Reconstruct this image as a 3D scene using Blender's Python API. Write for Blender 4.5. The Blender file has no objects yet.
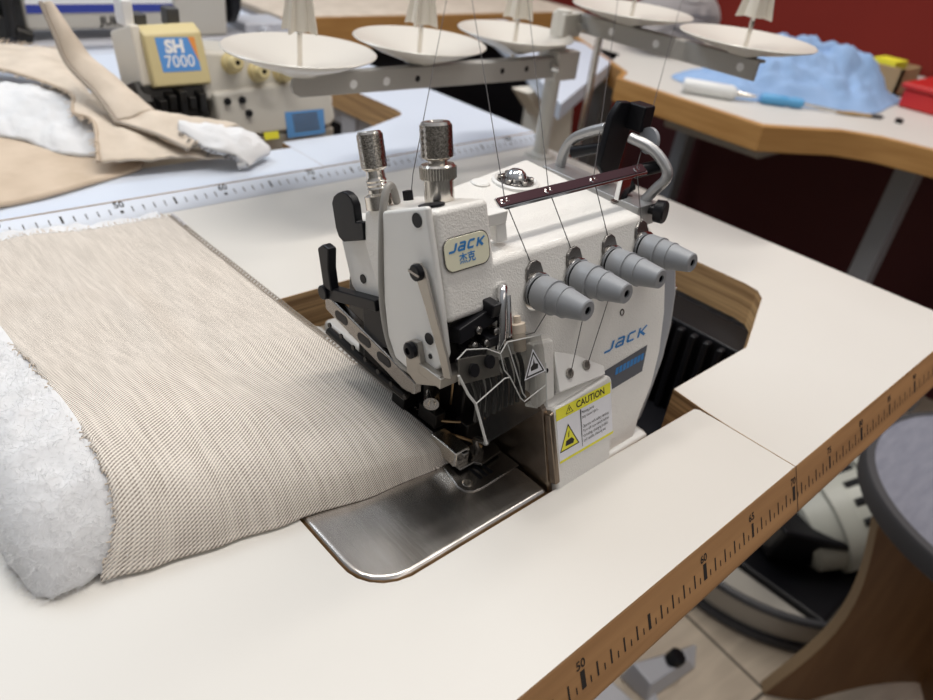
import bpy, bmesh, math, random
from mathutils import Vector, Matrix, noise
random.seed(7)
S = 0.01                      # all coordinates below are centimetres
col = bpy.context.scene.collection
PI = math.pi
V = Vector

# ------------------------------------------------------------------ materials
def mat(name, c, rough=0.5, metal=0.0, bump=None, vary=None, coat=0.0, spec=0.5, trans=0.0, emit=None, sss=0.0):
    m = bpy.data.materials.new(name); m.use_nodes = True
    nt = m.node_tree; b = nt.nodes['Principled BSDF']
    b.inputs['Base Color'].default_value = (*c, 1); b.inputs['Roughness'].default_value = rough
    b.inputs['Metallic'].default_value = metal; b.inputs['Coat Weight'].default_value = coat
    b.inputs['Specular IOR Level'].default_value = spec
    if trans: b.inputs['Transmission Weight'].default_value = trans
    if sss:
        b.inputs['Subsurface Weight'].default_value = sss; b.inputs['Subsurface Radius'].default_value = (.01, .01, .01)
    tc = nt.nodes.new('ShaderNodeTexCoord')
    if vary:                                   # (scale, second colour, stretch)
        n = nt.nodes.new('ShaderNodeTexNoise'); n.inputs['Scale'].default_value = vary[0]; n.inputs['Detail'].default_value = 5
        mp = nt.nodes.new('ShaderNodeMapping'); mp.inputs['Scale'].default_value = vary[2] if len(vary) > 2 else (1, 1, 1)
        r = nt.nodes.new('ShaderNodeValToRGB'); r.color_ramp.elements[0].position = .35; r.color_ramp.elements[1].position = .68
        r.color_ramp.elements[0].color = (*c, 1); r.color_ramp.elements[1].color = (*vary[1], 1)
        nt.links.new(tc.outputs['Object'], mp.inputs[0]); nt.links.new(mp.outputs[0], n.inputs['Vector'])
        nt.links.new(n.outputs['Fac'], r.inputs[0]); nt.links.new(r.outputs[0], b.inputs['Base Color'])
    if bump:                                   # (scale, strength, stretch)
        n = nt.nodes.new('ShaderNodeTexNoise'); n.inputs['Scale'].default_value = bump[0]; n.inputs['Detail'].default_value = 3
        mp = nt.nodes.new('ShaderNodeMapping'); mp.inputs['Scale'].default_value = bump[2] if len(bump) > 2 else (1, 1, 1)
        k = nt.nodes.new('ShaderNodeBump'); k.inputs['Strength'].default_value = bump[1]; k.inputs['Distance'].default_value = .0006
        nt.links.new(tc.outputs['Object'], mp.inputs[0]); nt.links.new(mp.outputs[0], n.inputs['Vector'])
        nt.links.new(n.outputs['Fac'], k.inputs['Height']); nt.links.new(k.outputs[0], b.inputs['Normal'])
    return m

M = {}
M['laminate'] = mat('white_laminate', (.65, .625, .58), .42, vary=(9, (.635, .61, .565)), bump=(900, .05))
M['laminate_cool'] = mat('cool_laminate', (.62, .675, .77), .4)
M['ply'] = mat('plywood_edge', (.66, .42, .20), .55, vary=(52, (.27, .15, .065), (.12, .12, 7)))
M['wood'] = mat('edge_wood', (.50, .27, .115), .5, vary=(45, (.36, .185, .075), (.12, 2, 2)), bump=(300, .12, (.1, 2, 2)))
M['oak'] = mat('oak_edge', (.50, .27, .09), .45, vary=(30, (.40, .20, .06), (.3, .3, 3)))
M['ink'] = mat('black_ink', (.02, .017, .015), .7)
M['paint'] = mat('white_crackle_paint', (.78, .76, .72), .34, bump=(1000, .75), coat=.2)
M['smooth'] = mat('smooth_white_paint', (.76, .75, .72), .35)
M['chrome'] = mat('chrome', (.72, .72, .72), .12, 1)
M['nickel'] = mat('nickel', (.72, .68, .62), .22, 1)
M['knurl'] = mat('knurled_nickel', (.74, .69, .62), .25, 1, vary=(1100, (.26, .235, .20)))
M['steel'] = mat('brushed_steel', (.66, .63, .60), .26, 1, bump=(260, .06, (1.6, .06, 1)), vary=(26, (.40, .37, .34), (1.6, .35, 1)))
M['dsteel'] = mat('dark_steel', (.27, .255, .24), .27, 1)
M['brsteel'] = mat('brownish_steel', (.33, .27, .21), .3, 1, vary=(60, (.23, .18, .14)))
M['black'] = mat('black_plastic', (.008, .008, .010), .36, spec=.22)
M['mech'] = mat('oiled_black_metal', (.03, .028, .026), .3, .7)
M['grey'] = mat('grey_plastic', (.27, .28, .295), .42)
M['guardgrey'] = mat('grey_cover_plastic', (.27, .28, .30), .3)
M['strip'] = mat('satin_steel_strip', (.38, .355, .32), .38, .85)
M['alu'] = mat('cast_aluminium', (.42, .42, .42), .38, .7)
M['brass'] = mat('brass_wire', (.45, .30, .16), .3, 1)
M['warmgrey'] = mat('warm_grey_hose', (.30, .285, .26), .45)
M['blue'] = mat('logo_blue', (.035, .21, .52), .4)
M['badge'] = mat('badge_cream', (.78, .76, .58), .2, coat=.6)
M['yellow'] = mat('sticker_yellow', (.85, .80, .05), .45)
M['sticker'] = mat('sticker_white', (.82, .82, .86), .4)
M['darklabel'] = mat('label_slate', (.10, .105, .12), .3)
M['batting'] = mat('white_batting', (.70, .70, .705), 1, bump=(260, .6), spec=.1, sss=.3)
M['beige'] = mat('beige_cloth', (.60, .49, .38), .9, bump=(1200, .4), vary=(26, (.50, .40, .30)), spec=.2)
M['seam'] = mat('seam_edge_cloth', (.52, .42, .32), .9, bump=(700, .8))
M['beige2'] = mat('beige_lining', (.68, .59, .49), .9, bump=(900, .3), vary=(30, (.56, .48, .39)), spec=.2)
M['thread'] = mat('serging_thread', (.36, .31, .26), .9)
M['fray'] = mat('frayed_thread', (.62, .52, .41), .9)
M['sewthread'] = mat('dark_sewing_thread', (.05, .045, .045), .7)
M['cream'] = mat('cream_plastic', (.74, .69, .60), .4)
M['creamcover'] = mat('yellowed_cream_plastic', (.62, .52, .27), .42)
M['creammetal'] = mat('cream_machine_paint', (.52, .49, .43), .4)
M['dish'] = mat('ivory_dish', (.62, .585, .53), .28)
M['standgrey'] = mat('grey_stand_paint', (.40, .385, .36), .4)
M['postwhite'] = mat('ivory_post_paint', (.62, .60, .55), .4)
M['badgeblue'] = mat('badge_blue', (.10, .30, .68), .35)
M['orange'] = mat('badge_orange', (.80, .30, .06), .4)
M['white'] = mat('white_print', (.85, .85, .85), .5)
M['labelblue'] = mat('label_blue', (.10, .27, .55), .4)
M['maroon'] = mat('maroon_wall_paint', (.185, .020, .014), .8, vary=(3, (.165, .018, .013)), bump=(60, .15), spec=.15)
M['denim'] = mat('light_blue_cloth', (.30, .44, .68), .85, vary=(22, (.25, .38, .60)), bump=(500, .3), spec=.2)
M['red'] = mat('red_plastic', (.52, .02, .02), .35)
M['tool_blue'] = mat('blue_tool_plastic', (.09, .33, .60), .35)
M['clear'] = mat('milky_plastic', (.74, .75, .74), .3)
M['darkgrey'] = mat('dark_grey_paint', (.055, .055, .06), .5)
M['felt'] = mat('grey_felt', (.30, .28, .28), .95, bump=(200, .6))
M['card'] = mat('cardboard', (.40, .27, .14), .8)
M['stoolcloth'] = mat('slate_seat_cloth', (.23, .235, .28), .8, vary=(25, (.185, .19, .235), (1, 4, 1)), bump=(800, .2))
M['stooledge'] = mat('charcoal_edge_band', (.05, .05, .055), .6)
M['brownply'] = mat('brown_stained_ply', (.19, .095, .038), .45, vary=(14, (.14, .065, .025), (3, 3, .4)))
M['plyraw'] = mat('raw_ply_edge', (.30, .21, .12), .6)
M['motor'] = mat('motor_grey_green', (.50, .50, .44), .42)
M['motor2'] = mat('motor_teal_grey', (.30, .37, .36), .4)
M['tray'] = mat('tray_grey', (.44, .41, .36), .5)
M['floorgrey'] = mat('pale_grey_metal', (.52, .53, .57), .4, .1)

# clear plastic: thin sheet, straight-through with reflections
m = bpy.data.materials.new('clear_guard_plastic'); m.use_nodes = True; nt = m.node_tree; nt.nodes.clear()
o_ = nt.nodes.new('ShaderNodeOutputMaterial'); mx = nt.nodes.new('ShaderNodeMixShader'); tr = nt.nodes.new('ShaderNodeBsdfTransparent')
gl = nt.nodes.new('ShaderNodeBsdfPrincipled'); gl.inputs['Base Color'].default_value = (.10, .10, .10, 1); gl.inputs['Roughness'].default_value = .16
tr.inputs[0].default_value = (.86, .86, .85, 1); mx.inputs[0].default_value = .09
nt.links.new(tr.outputs[0], mx.inputs[1]); nt.links.new(gl.outputs[0], mx.inputs[2]); nt.links.new(mx.outputs[0], o_.inputs[0]); M['clearguard'] = m
M['guardrim'] = mat('guard_edge_plastic', (.55, .55, .53), .2)

# woven beige fabric, UV in centimetres
def weave():
    m = bpy.data.materials.new('woven_beige_fabric'); m.use_nodes = True; nt = m.node_tree; b = nt.nodes['Principled BSDF']
    b.inputs['Roughness'].default_value = .9; b.inputs['Specular IOR Level'].default_value = .2
    N = nt.nodes.new; L = nt.links.new
    uv = N('ShaderNodeUVMap'); uv.uv_map = 'UVMap'
    sep = N('ShaderNodeSeparateXYZ'); L(uv.outputs[0], sep.inputs[0])
    def mth(op, a, bb=None):
        n = N('ShaderNodeMath'); n.operation = op
        for i, x in enumerate((a, bb)):
            if x is None: continue
            if isinstance(x, (int, float)): n.inputs[i].default_value = x
            else: L(x, n.inputs[i])
        return n.outputs[0]
    nz = N('ShaderNodeTexNoise'); nz.inputs['Scale'].default_value = .45; nz.inputs['Detail'].default_value = 2; L(uv.outputs[0], nz.inputs['Vector'])
    wob = mth('MULTIPLY', mth('SUBTRACT', nz.outputs['Fac'], .5), .22)
    th = math.radians(42)
    along = mth('ADD', mth('MULTIPLY', sep.outputs[0], math.cos(th)), mth('MULTIPLY', sep.outputs[1], math.sin(th)))
    across = mth('ADD', mth('SUBTRACT', mth('MULTIPLY', sep.outputs[1], math.cos(th)), mth('MULTIPLY', sep.outputs[0], math.sin(th))), mth('MULTIPLY', wob, .5))
    rowc = mth('MULTIPLY', across, 1 / .128)
    row = mth('SINE', mth('MULTIPLY', rowc, 2 * PI))
    par = mth('MULTIPLY', mth('FLOOR', rowc), PI)
    colw = mth('SINE', mth('ADD', mth('MULTIPLY', along, 2 * PI / .20), par))
    f = mth('MULTIPLY_ADD', row, .42); f.node.inputs[2].default_value = .5
    f = mth('MAXIMUM', mth('ADD', f, mth('MULTIPLY', colw, .13)), 0)
    # slubs: long pale streaks along the strip's length
    mp = N('ShaderNodeMapping'); mp.inputs['Scale'].default_value = (3.4, .30, 1); L(uv.outputs[0], mp.inputs[0])
    n2 = N('ShaderNodeTexNoise'); n2.inputs['Scale'].default_value = 1.0; n2.inputs['Detail'].default_value = 4; L(mp.outputs[0], n2.inputs['Vector'])
    f2 = mth('MULTIPLY', f, mth('ADD', mth('MULTIPLY', n2.outputs['Fac'], .9), .42))
    r = N('ShaderNodeValToRGB'); r.color_ramp.elements[0].color = (.87, .80, .715, 1); r.color_ramp.elements[1].color = (.20, .165, .135, 1)
    r.color_ramp.elements[0].position = .10; r.color_ramp.elements[1].position = .92
    L(f2, r.inputs[0]); L(r.outputs[0], b.inputs['Base Color'])
    k = N('ShaderNodeBump'); k.inputs['Strength'].default_value = .35; k.inputs['Distance'].default_value = .0004; k.invert = True
    L(f, k.inputs['Height']); L(k.outputs[0], b.inputs['Normal'])
    return m
M['weave'] = weave()

def planks():
    m = bpy.data.materials.new('wood_plank_floor'); m.use_nodes = True; nt = m.node_tree; b = nt.nodes['Principled BSDF']
    b.inputs['Roughness'].default_value = .5; N = nt.nodes.new; L = nt.links.new
    tc = N('ShaderNodeTexCoord'); mp = N('ShaderNodeMapping'); mp.inputs['Rotation'].default_value = (0, 0, .12); L(tc.outputs['Object'], mp.inputs[0])
    br = N('ShaderNodeTexBrick'); br.inputs['Scale'].default_value = 1; br.inputs['Brick Width'].default_value = 1.2; br.inputs['Row Height'].default_value = .17
    br.inputs['Mortar Size'].default_value = .003; br.inputs['Color1'].default_value = (.60, .51, .40, 1); br.inputs['Color2'].default_value = (.52, .43, .33, 1)
    br.inputs['Mortar'].default_value = (.10, .08, .06, 1); L(mp.outputs[0], br.inputs['Vector'])
    m2 = N('ShaderNodeMapping'); m2.inputs['Scale'].default_value = (2.5, 26, 1); L(mp.outputs[0], m2.inputs[0])
    n = N('ShaderNodeTexNoise'); n.inputs['Scale'].default_value = 1.6; n.inputs['Detail'].default_value = 6; n.inputs['Distortion'].default_value = .8; L(m2.outputs[0], n.inputs['Vector'])
    r = N('ShaderNodeValToRGB'); r.color_ramp.elements[0].color = (.62, .6, .58, 1); r.color_ramp.elements[1].color = (1.2, 1.2, 1.2, 1); L(n.outputs['Fac'], r.inputs[0])
    mx = N('ShaderNodeMix'); mx.data_type = 'RGBA'; mx.blend_type = 'MULTIPLY'; mx.inputs[0].default_value = .85
    L(br.outputs['Color'], mx.inputs[6]); L(r.outputs[0], mx.inputs[7]); L(mx.outputs[2], b.inputs['Base Color'])
    return m
M['planks'] = planks()

# ------------------------------------------------------------------ mesh builder
class MB:
    def __init__(s): s.bm = bmesh.new(); s.uv = None
    def face(s, vs, mi=0):
        try:
            f = s.bm.faces.new(vs); f.material_index = mi; return f
        except ValueError: return None
    def add(s, pts, faces, mi=0):
        vs = [s.bm.verts.new(p) for p in pts]
        for f in faces: s.face([vs[i] for i in f], mi)
        return s
    def box(s, lo, hi, mi=0, R=None, c=None):
        x0, y0, z0 = lo; x1, y1, z1 = hi
        P = [V((x, y, z)) for z in (z0, z1) for y in (y0, y1) for x in (x0, x1)]
        if R is not None:
            cc = V(c) if c is not None else (V(lo) + V(hi)) / 2
            P = [cc + R @ (p - cc) for p in P]
        return s.add(P, [(0, 2, 3, 1), (4, 5, 7, 6), (0, 1, 5, 4), (2, 6, 7, 3), (0, 4, 6, 2), (1, 3, 7, 5)], mi)
    def prism(s, A, B, mi=0, side=None):
        """two matching 3D outlines, capped"""
        n = len(A); va = [s.bm.verts.new(p) for p in A]; vb = [s.bm.verts.new(p) for p in B]
        s.face(va[::-1], mi); s.face(vb, mi)
        for i in range(n):
            j = (i + 1) % n; s.face([va[i], va[j], vb[j], vb[i]], mi if side is None else side)
        return s
    def flat(s, pts, mi=0):
        s.face([s.bm.verts.new(p) for p in pts], mi); return s
    def lathe(s, p0, axis, prof, seg=32, mi=0, cap=True):
        """prof: (distance along axis, radius)"""
        a = V(axis).normalized(); u = a.orthogonal().normalized(); w = a.cross(u); p0 = V(p0); rings = []
        for t, r in prof:
            if r < 1e-6: rings.append([s.bm.verts.new(p0 + a * t)])
            else: rings.append([s.bm.verts.new(p0 + a * t + (u * math.cos(2 * PI * k / seg) + w * math.sin(2 * PI * k / seg)) * r) for k in range(seg)])
        for A, B in zip(rings, rings[1:]):
            if len(A) == 1 and len(B) == 1: continue
            for k in range(seg):
                j = (k + 1) % seg
                if len(A) == 1: s.face([A[0], B[k], B[j]], mi)
                elif len(B) == 1: s.face([A[k], B[0], A[j]], mi)
                else: s.face([A[k], B[k], B[j], A[j]], mi)
        if cap:
            if len(rings[0]) > 1: s.face(rings[0], mi)
            if len(rings[-1]) > 1: s.face(rings[-1][::-1], mi)
        return s
    def cyl(s, p0, p1, r0, r1=None, seg=24, mi=0):
        d = V(p1) - V(p0); return s.lathe(p0, d, [(0, r0), (d.length, r0 if r1 is None else r1)], seg, mi)
    def tube(s, pts, r, seg=10, mi=0, closed=False, smooth=0):
        P = [V(p) for p in pts]
        for _ in range(smooth):
            Q = [P[0]]
            for a, b in zip(P, P[1:]): Q += [a * .75 + b * .25, a * .25 + b * .75]
            Q.append(P[-1]); P = Q
        n = len(P); rings = []; up = None
        for i in range(n):
            d = (P[(i + 1) % n] - P[i - 1]) if closed else (P[min(i + 1, n - 1)] - P[max(i - 1, 0)])
            if d.length < 1e-9: d = V((0, 0, 1))
            d.normalize()
            if up is None: up = d.orthogonal().normalized()
            up = (up - d * up.dot(d)).normalized(); w = d.cross(up)
            rr = r[i] if isinstance(r, (list, tuple)) else r
            rings.append([s.bm.verts.new(P[i] + (up * math.cos(2 * PI * k / seg) + w * math.sin(2 * PI * k / seg)) * rr) for k in range(seg)])
        for i in range(n if closed else n - 1):
            A, B = rings[i], rings[(i + 1) % n]
            for k in range(seg): s.face([A[k], A[(k + 1) % seg], B[(k + 1) % seg], B[k]], mi)
        if not closed: s.face(rings[0][::-1], mi); s.face(rings[-1], mi)
        return s
    def grid(s, fn, nu, nv, mi=0, wrapv=False, uvfn=None):
        vs = [[s.bm.verts.new(fn(i / nu, j / nv)) for j in range(nv if wrapv else nv + 1)] for i in range(nu + 1)]
        if uvfn and s.uv is None: s.uv = s.bm.loops.layers.uv.new('UVMap')
        for i in range(nu):
            for j in range(nv):
                j2 = (j + 1) % nv if wrapv else j + 1
                f = s.face([vs[i][j], vs[i + 1][j], vs[i + 1][j2], vs[i][j2]], mi)
                if f and uvfn:
                    for l, (a, b) in zip(f.loops, ((i, j), (i + 1, j), (i + 1, j + 1), (i, j + 1))): l[s.uv].uv = uvfn(a / nu, b / nv)
        s.last = vs
        return s
    def text(s, body, size, o, ex, ey, mi=0, shear=0, bold=0, align='CENTER', sx=1.0):
        c = bpy.data.curves.new('t', 'FONT'); c.body = body; c.size = size; c.shear = shear; c.offset = bold; c.align_x = align; c.align_y = 'CENTER'; c.resolution_u = 3
        ob = bpy.data.objects.new('t', c); col.objects.link(ob)
        dg = bpy.context.evaluated_depsgraph_get(); me = bpy.data.meshes.new_from_object(ob.evaluated_get(dg))
        o, ex, ey = V(o), V(ex), V(ey)
        vs = [s.bm.verts.new(o + ex * (v.co.x * sx) + ey * v.co.y) for v in me.vertices]
        for p in me.polygons: s.face([vs[i] for i in p.vertices], mi)
        bpy.data.objects.remove(ob); bpy.data.curves.remove(c); bpy.data.meshes.remove(me)
        return s
    def build(s, name, m, parent=None, bevel=0, seg=2, angle=32, solid=0, sub=0, fixn=True):
        if fixn: bmesh.ops.recalc_face_normals(s.bm, faces=s.bm.faces)
        off = V((0, 0, 0)); p = parent
        while p is not None: off = off + V(p.location); p = p.parent
        for v in s.bm.verts: v.co = v.co * S - off
        me = bpy.data.meshes.new(name); s.bm.to_mesh(me); s.bm.free()
        for mm in (m if isinstance(m, list) else [m]): me.materials.append(M[mm])
        ob = bpy.data.objects.new(name, me); col.objects.link(ob)
        me.polygons.foreach_set('use_smooth', [True] * len(me.polygons))
        me.set_sharp_from_angle(angle=math.radians(angle))
        if solid:
            q = ob.modifiers.new('solid', 'SOLIDIFY'); q.thickness = solid * S; q.offset = -1
        if bevel:
            q = ob.modifiers.new('bevel', 'BEVEL'); q.width = bevel * S; q.segments = seg; q.limit_method = 'ANGLE'; q.angle_limit = math.radians(35); q.harden_normals = True
        if sub:
            q = ob.modifiers.new('sub', 'SUBSURF'); q.levels = sub; q.render_levels = sub
        ob.parent = parent
        return ob

def thing(name, loc, label, cat, group=None):
    o = bpy.data.objects.new(name, None); col.objects.link(o); o.location = V(loc) * S; o.empty_display_size = .02
    return tag(o, label, cat, group)
def tag(o, label, cat, group=None):
    o['label'] = label; o['category'] = cat
    if group: o['group'] = group
    return o
def struct(o): o['kind'] = 'structure'; return o

def lerp(a, b, t): return a + (b - a) * t
def interp(tab, t):
    """smooth interpolation through (t, value) pairs; value may be a tuple"""
    if t <= tab[0][0]: return tab[0][1]
    for (a, x), (b, y) in zip(tab, tab[1:]):
        if t <= b:
            k = (t - a) / (b - a); k = k * k * (3 - 2 * k)
            return lerp(x, y, k) if not isinstance(x, tuple) else tuple(lerp(p, q, k) for p, q in zip(x, y))
    return tab[-1][1]
def catmull(P, t):
    n = len(P) - 1; x = min(max(t, 0), .999999) * n; i = int(x); f = x - i
    p0, p1, p2, p3 = P[max(i - 1, 0)], P[i], P[i + 1], P[min(i + 2, n)]
    return .5 * ((2 * p1) + (p2 - p0) * f + (2 * p0 - 5 * p1 + 4 * p2 - p3) * f * f + (3 * p1 - p0 - 3 * p2 + p3) * f ** 3)
def fn(x, y, z=0, s=1.0): return noise.noise(V((x * s, y * s, z)))

# ------------------------------------------------------------------ setting
ZF = -74
struct(MB().flat([(-60, -120, ZF), (330, -120, ZF), (330, 330, ZF), (-60, 330, ZF)]).build('floor', 'planks'))
struct(MB().box((246, -120, ZF), (250, 330, 140)).build('wall_right', 'maroon'))
struct(MB().box((-60, 326, ZF), (246, 330, 140)).build('wall_back', 'laminate_cool'))

# ------------------------------------------------------------------ sewing tables
def hole_outline(dx, dy):
    return [(x + dx, y + dy) for x, y in [(72.46, 6.5), (72.38, 8.3), (72.15, 8.6), (57.9, 8.95), (47.5, 9.02), (46.75, 9.2), (46.15, 9.5), (45.65, 9.95), (45.3, 10.5), (45.13, 11.1), (45.1, 11.8), (45.1, 35.0), (45.6, 36), (92.6, 36), (93.6, 35.2), (93.9, 17), (93.6, 15.6), (92.6, 14.6), (84, 11.15), (83.2, 10.85), (72.95, 10.85), (72.62, 8.2), (72.52, 6.0)]]
def sewing_table(loc, x0, x1, y0, y1, ztop, dx, dy, label, strip, strip_mat, tick0, mid, tk0, tk1, front, legs, lam):
    t = thing('sewing_table', loc, label, 'table')
    ho = hole_outline(dx, dy); sx = 72.5 + dx
    g_ = .022 if front else .002
    if not front: ho = [(sx - .002, 8.8 + dy)] + ho[3:-3] + [(sx + .002, 10.85 + dy)]
    out = [(x0, y0), (sx - g_, y0)] + ho + [(sx + g_, y0), (x1, y0), (x1, y1), (x0, y1)]
    b = MB(); b.prism([V((x, y, ztop - 3.7)) for x, y in out], [V((x, y, ztop)) for x, y in out], 0, 1)
    b.build('tabletop', [lam, 'ply'], t, bevel=.02, seg=1)
    # front strip: profile in (y, z)
    A = [V((x0, y, z)) for y, z in strip]; B = [V((x1, y, z)) for y, z in strip]
    es = MB().prism(A, B).build('edge_strip', strip_mat, t, bevel=.15, seg=2)
    # ruler on the sloped face
    (ya, za), (yb, zb) = strip[0], strip[1]
    d = V((0, yb - ya, zb - za)); Ls = d.length; d /= Ls; nrm = V((0, d.z, -d.y)); nrm = nrm if nrm.z > 0 else -nrm
    def pt(x, s_): return V((x, ya, za)) + d * s_ + nrm * .015
    r = MB(); c0 = Ls * mid
    for k in range(tk0 * 2, tk1 * 2 + 1):
        v = k / 2; x = tick0 + v * (1.0515 if front else 1)
        if x < x0 + 1 or x > x1 - .5: continue
        if front:
            if k % 20 == 0: w, l = .32, 1.0
            elif k % 10 == 0: w, l = .22, .92
            elif k % 2 == 0: w, l = .115, .82
            else: w, l = .08, .38
            e = c0 + .48
        else:
            if k % 2: continue
            w, l = (.20, .80) if k % 10 == 0 and k % 20 else ((.3, .30) if k % 20 == 0 else (.10, .62))
            e = c0 + .45
        r.flat([pt(x - w / 2, e - l), pt(x + w / 2, e - l), pt(x + w / 2, e), pt(x - w / 2, e)])
    for v in range(tk0, tk1 + 1, 5 if front else 10):
        if v == 55: continue
        x = tick0 + v * (1.0515 if front else 1)
        if x < x0 + 1 or x > x1 - 2: continue
        if front: r.text(str(v), .66, pt(x - .05, c0 - .86), (1, 0, 0), -d, bold=.012)
        else: r.text(str(v), .95, pt(x, c0 - .50), (1, 0, 0), -d, bold=.02)
    if front: r.flat([pt(sx + .02, 0), pt(sx + .10, 0), pt(sx + .10, Ls), pt(sx + .02, Ls)])
    r.build('ruler_marks', 'ink', t, fixn=False)
    for lx in legs:
        g = MB(); yc = (y0 + y1) / 2
        g.box((lx - 2.5, yc - 2, ZF + 4), (lx + 2.5, yc + 2, ztop - 3.8)); g.box((lx - 3, yc - 21, ZF + .4), (lx + 3, yc + 21, ZF + 4)); g.box((lx - 2, yc - 18, ztop - 6.4), (lx + 2, yc + 18, ztop - 3.72))
        g.build('leg', 'floorgrey', t, bevel=.4)
    return t
sewing_table((53, 27, ZF), 0, 105.8, 1.2, 54.9, 0.0, 0, 0,
    'white laminate sewing table with wooden ruler edge under the large overlock machine', [(1.22, .02), (-.08, -3.0), (.02, -3.35), (.6, -3.6), (1.15, -3.6)], 'wood', -1.46, .54, 30, 103, True, (14, 97), 'laminate')
sewing_table((54, 84, ZF), 1.4, 107.4, 57.5, 111, .84, 1.4, 55.4,
    'white sewing table with white printed ruler edge behind the large overlock machine', [(57.72, .865), (55.72, -.24), (55.6, -.4), (55.7, -2.4), (57.45, -2.8)], 'laminate_cool', 1.9, .5, 30, 105, False, (14, 98), 'laminate_cool')

# ------------------------------------------------------------------ the overlock machine
E1 = V((0, .336, .942)); E2 = V((0, .942, -.336)); EX = V((1, 0, 0))     # up the tilted face, straight back into it
O1 = V((0, 9.615, 0))
def F(x, a, off=0.0, O=O1): return V((x, 0, 0)) + O + E1 * a - E2 * off     # point on the tilted front face, off = in front of it
def Sd(x, a, b, O=O1): return V((x, 0, 0)) + O + E1 * a + E2 * b             # point by height up the face and depth behind it

om = thing('overlock_machine', (62, 20, 0), 'white overlock sewing machine with two metal top knobs and four grey tension dials', 'sewing machine')

# base block sunk in the hole
b = MB(); b.box((57.9, 9.5, -9), (68.5, 33, -.9)); b.box((46, 12, -9), (57.9, 33.5, -1.5)); b.box((68.5, 16, -12), (74, 33, -1.6))
b.build('base', 'standgrey', om, bevel=.4)
MB().box((61.2, 9.05, -1.9), (67.6, 11, -.35)).build('base_flange', 'smooth', om, bevel=.25)

# arm casting
out = [(57.8, -.9), (66.4, -.9), (67.3, .6), (68.8, 2.3), (69.9, 4.4), (70.6, 6.9), (70.8, 8.8), (70.5, 11), (69.5, 12.6), (68.4, 13.7), (55.4, 13.7), (55.4, 10.2), (57.8, 9.0)]
A = [F(x, a) for x, a in out]; B = [V((x - max(0, (x - 68.0)) * .25, 21.5 if x < 58 else 24.2, max(-.9, p.z + (.4 if a > 12 else 0)))) for (x, a), p in zip(out, A)]
arm = MB().prism(A, B).build('arm', 'paint', om, bevel=.32, seg=3)
# end cover behind the arm (grey plastic)
out2 = [(62, -.8), (69.2, -.8), (70.6, .8), (72.2, 2.8), (73.4, 5), (74.1, 7.3), (74.2, 9.0), (73.2, 10.6), (71.0, 11.6), (62, 11.6)]
A = [F(x, a, -1.3) for x, a in out2]; B = [V((x - .6, 26, p.z)) for (x, a), p in zip(out2, A)]
MB().prism(A, B).build('end_cover', 'guardgrey', om, bevel=.5, seg=3)
b = MB()
for a in (8.0, 9.3): b.box(F(73.75, a - .6, -1.6), F(74.4, a + .05, -2.6))
b.build('cover_clip', 'chrome', om, bevel=.1)
# ribbed black motor housing under the hole
b = MB(); b.box((88.5, 12.2, -16), (93.2, 27, -3.75))
for k in range(10): b.box((87.6, 12.9 + k * 1.42, -16), (88.6, 13.6 + k * 1.42, -4.0))
b.build('motor_housing', 'black', om, bevel=.25)
b = MB(); b.box((73.6, 12.2, -17), (88.4, 30, -13)); b.build('belt_cover', 'black', om, bevel=.5)

# head casing (badge face) and dark recess under it
sil = [(11.35, 0), (16.75, 0), (17.0, .5), (17.0, 5.5), (11.6, 5.5), (9.2, 5.2), (9.0, 1.4), (10.9, .55)]
sil = [(11.3, 0), (16.85, 0), (16.95, 5.6), (8.9, 5.2), (8.9, 1.3), (11.2, 1.25)]
hd = MB().prism([Sd(52.37, a, q) for a, q in sil], [Sd(55.88, a, q) for a, q in sil]).build('head_casing', 'paint', om, bevel=.32, seg=4)
b = MB(); b.prism([Sd(52.8, a, q) for a, q in [(11.2, .5), (8.9, .9), (8.3, 3.2), (7.9, 5.2), (11.2, 5)]], [Sd(57.75, a, q) for a, q in [(11.2, .5), (8.9, .9), (8.3, 3.2), (7.9, 5.2), (11.2, 5)]])
b.build('needle_mechanism', 'mech', om, bevel=.1)
b = MB()
b.prism([F(52.75, a, .25) for a in (10.15, 10.95)] + [F(55.7, a, .25) for a in (11.6, 10.75)], [F(52.75, a, -.9) for a in (10.15, 10.95)] + [F(55.7, a, -.9) for a in (11.6, 10.75)])
b.box(F(54.7, 11.0, .55), F(55.3, 12.1, -.4)); b.box(F(53.2, 9.3, .3), F(54.1, 10.05, -.6)); b.box(F(54.4, 9.4, .3), F(55.2, 10.3, -.4))
b.build('needle_clamp_block', 'black', om, bevel=.08)
b = MB()
for x, a in ((53.5, 9.9), (54.3, 9.8), (55.05, 10.2), (53.9, 10.6)): b.lathe(F(x, a, .1), -E2, [(0, .2), (.32, .2), (.38, .12)], 14)
b.build('clamp_screw', 'dsteel', om)

# side plate, front-left
pl = [(17.1, .05), (13.1, -.02), (9.85, .03), (9.25, .35), (8.65, 1.25), (8.4, 3.5), (8.85, 4.55), (10.1, 4.9), (12.05, 4.75), (16.8, 3.7)]
sp = MB().prism([Sd(51.95, a, q) for a, q in pl], [Sd(52.34, a, q) for a, q in pl]).build('side_plate', 'smooth', om, bevel=.18, seg=3)
for a, q, r in ((16.45, .85, .36), (10.5, 1.2, .32), (9.55, 1.3, .14)):
    MB().lathe(Sd(51.93, a, q), (-1, 0, 0), [(0, r), (.03, r)], 20).build('bolt_recess', 'black', om)
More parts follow.
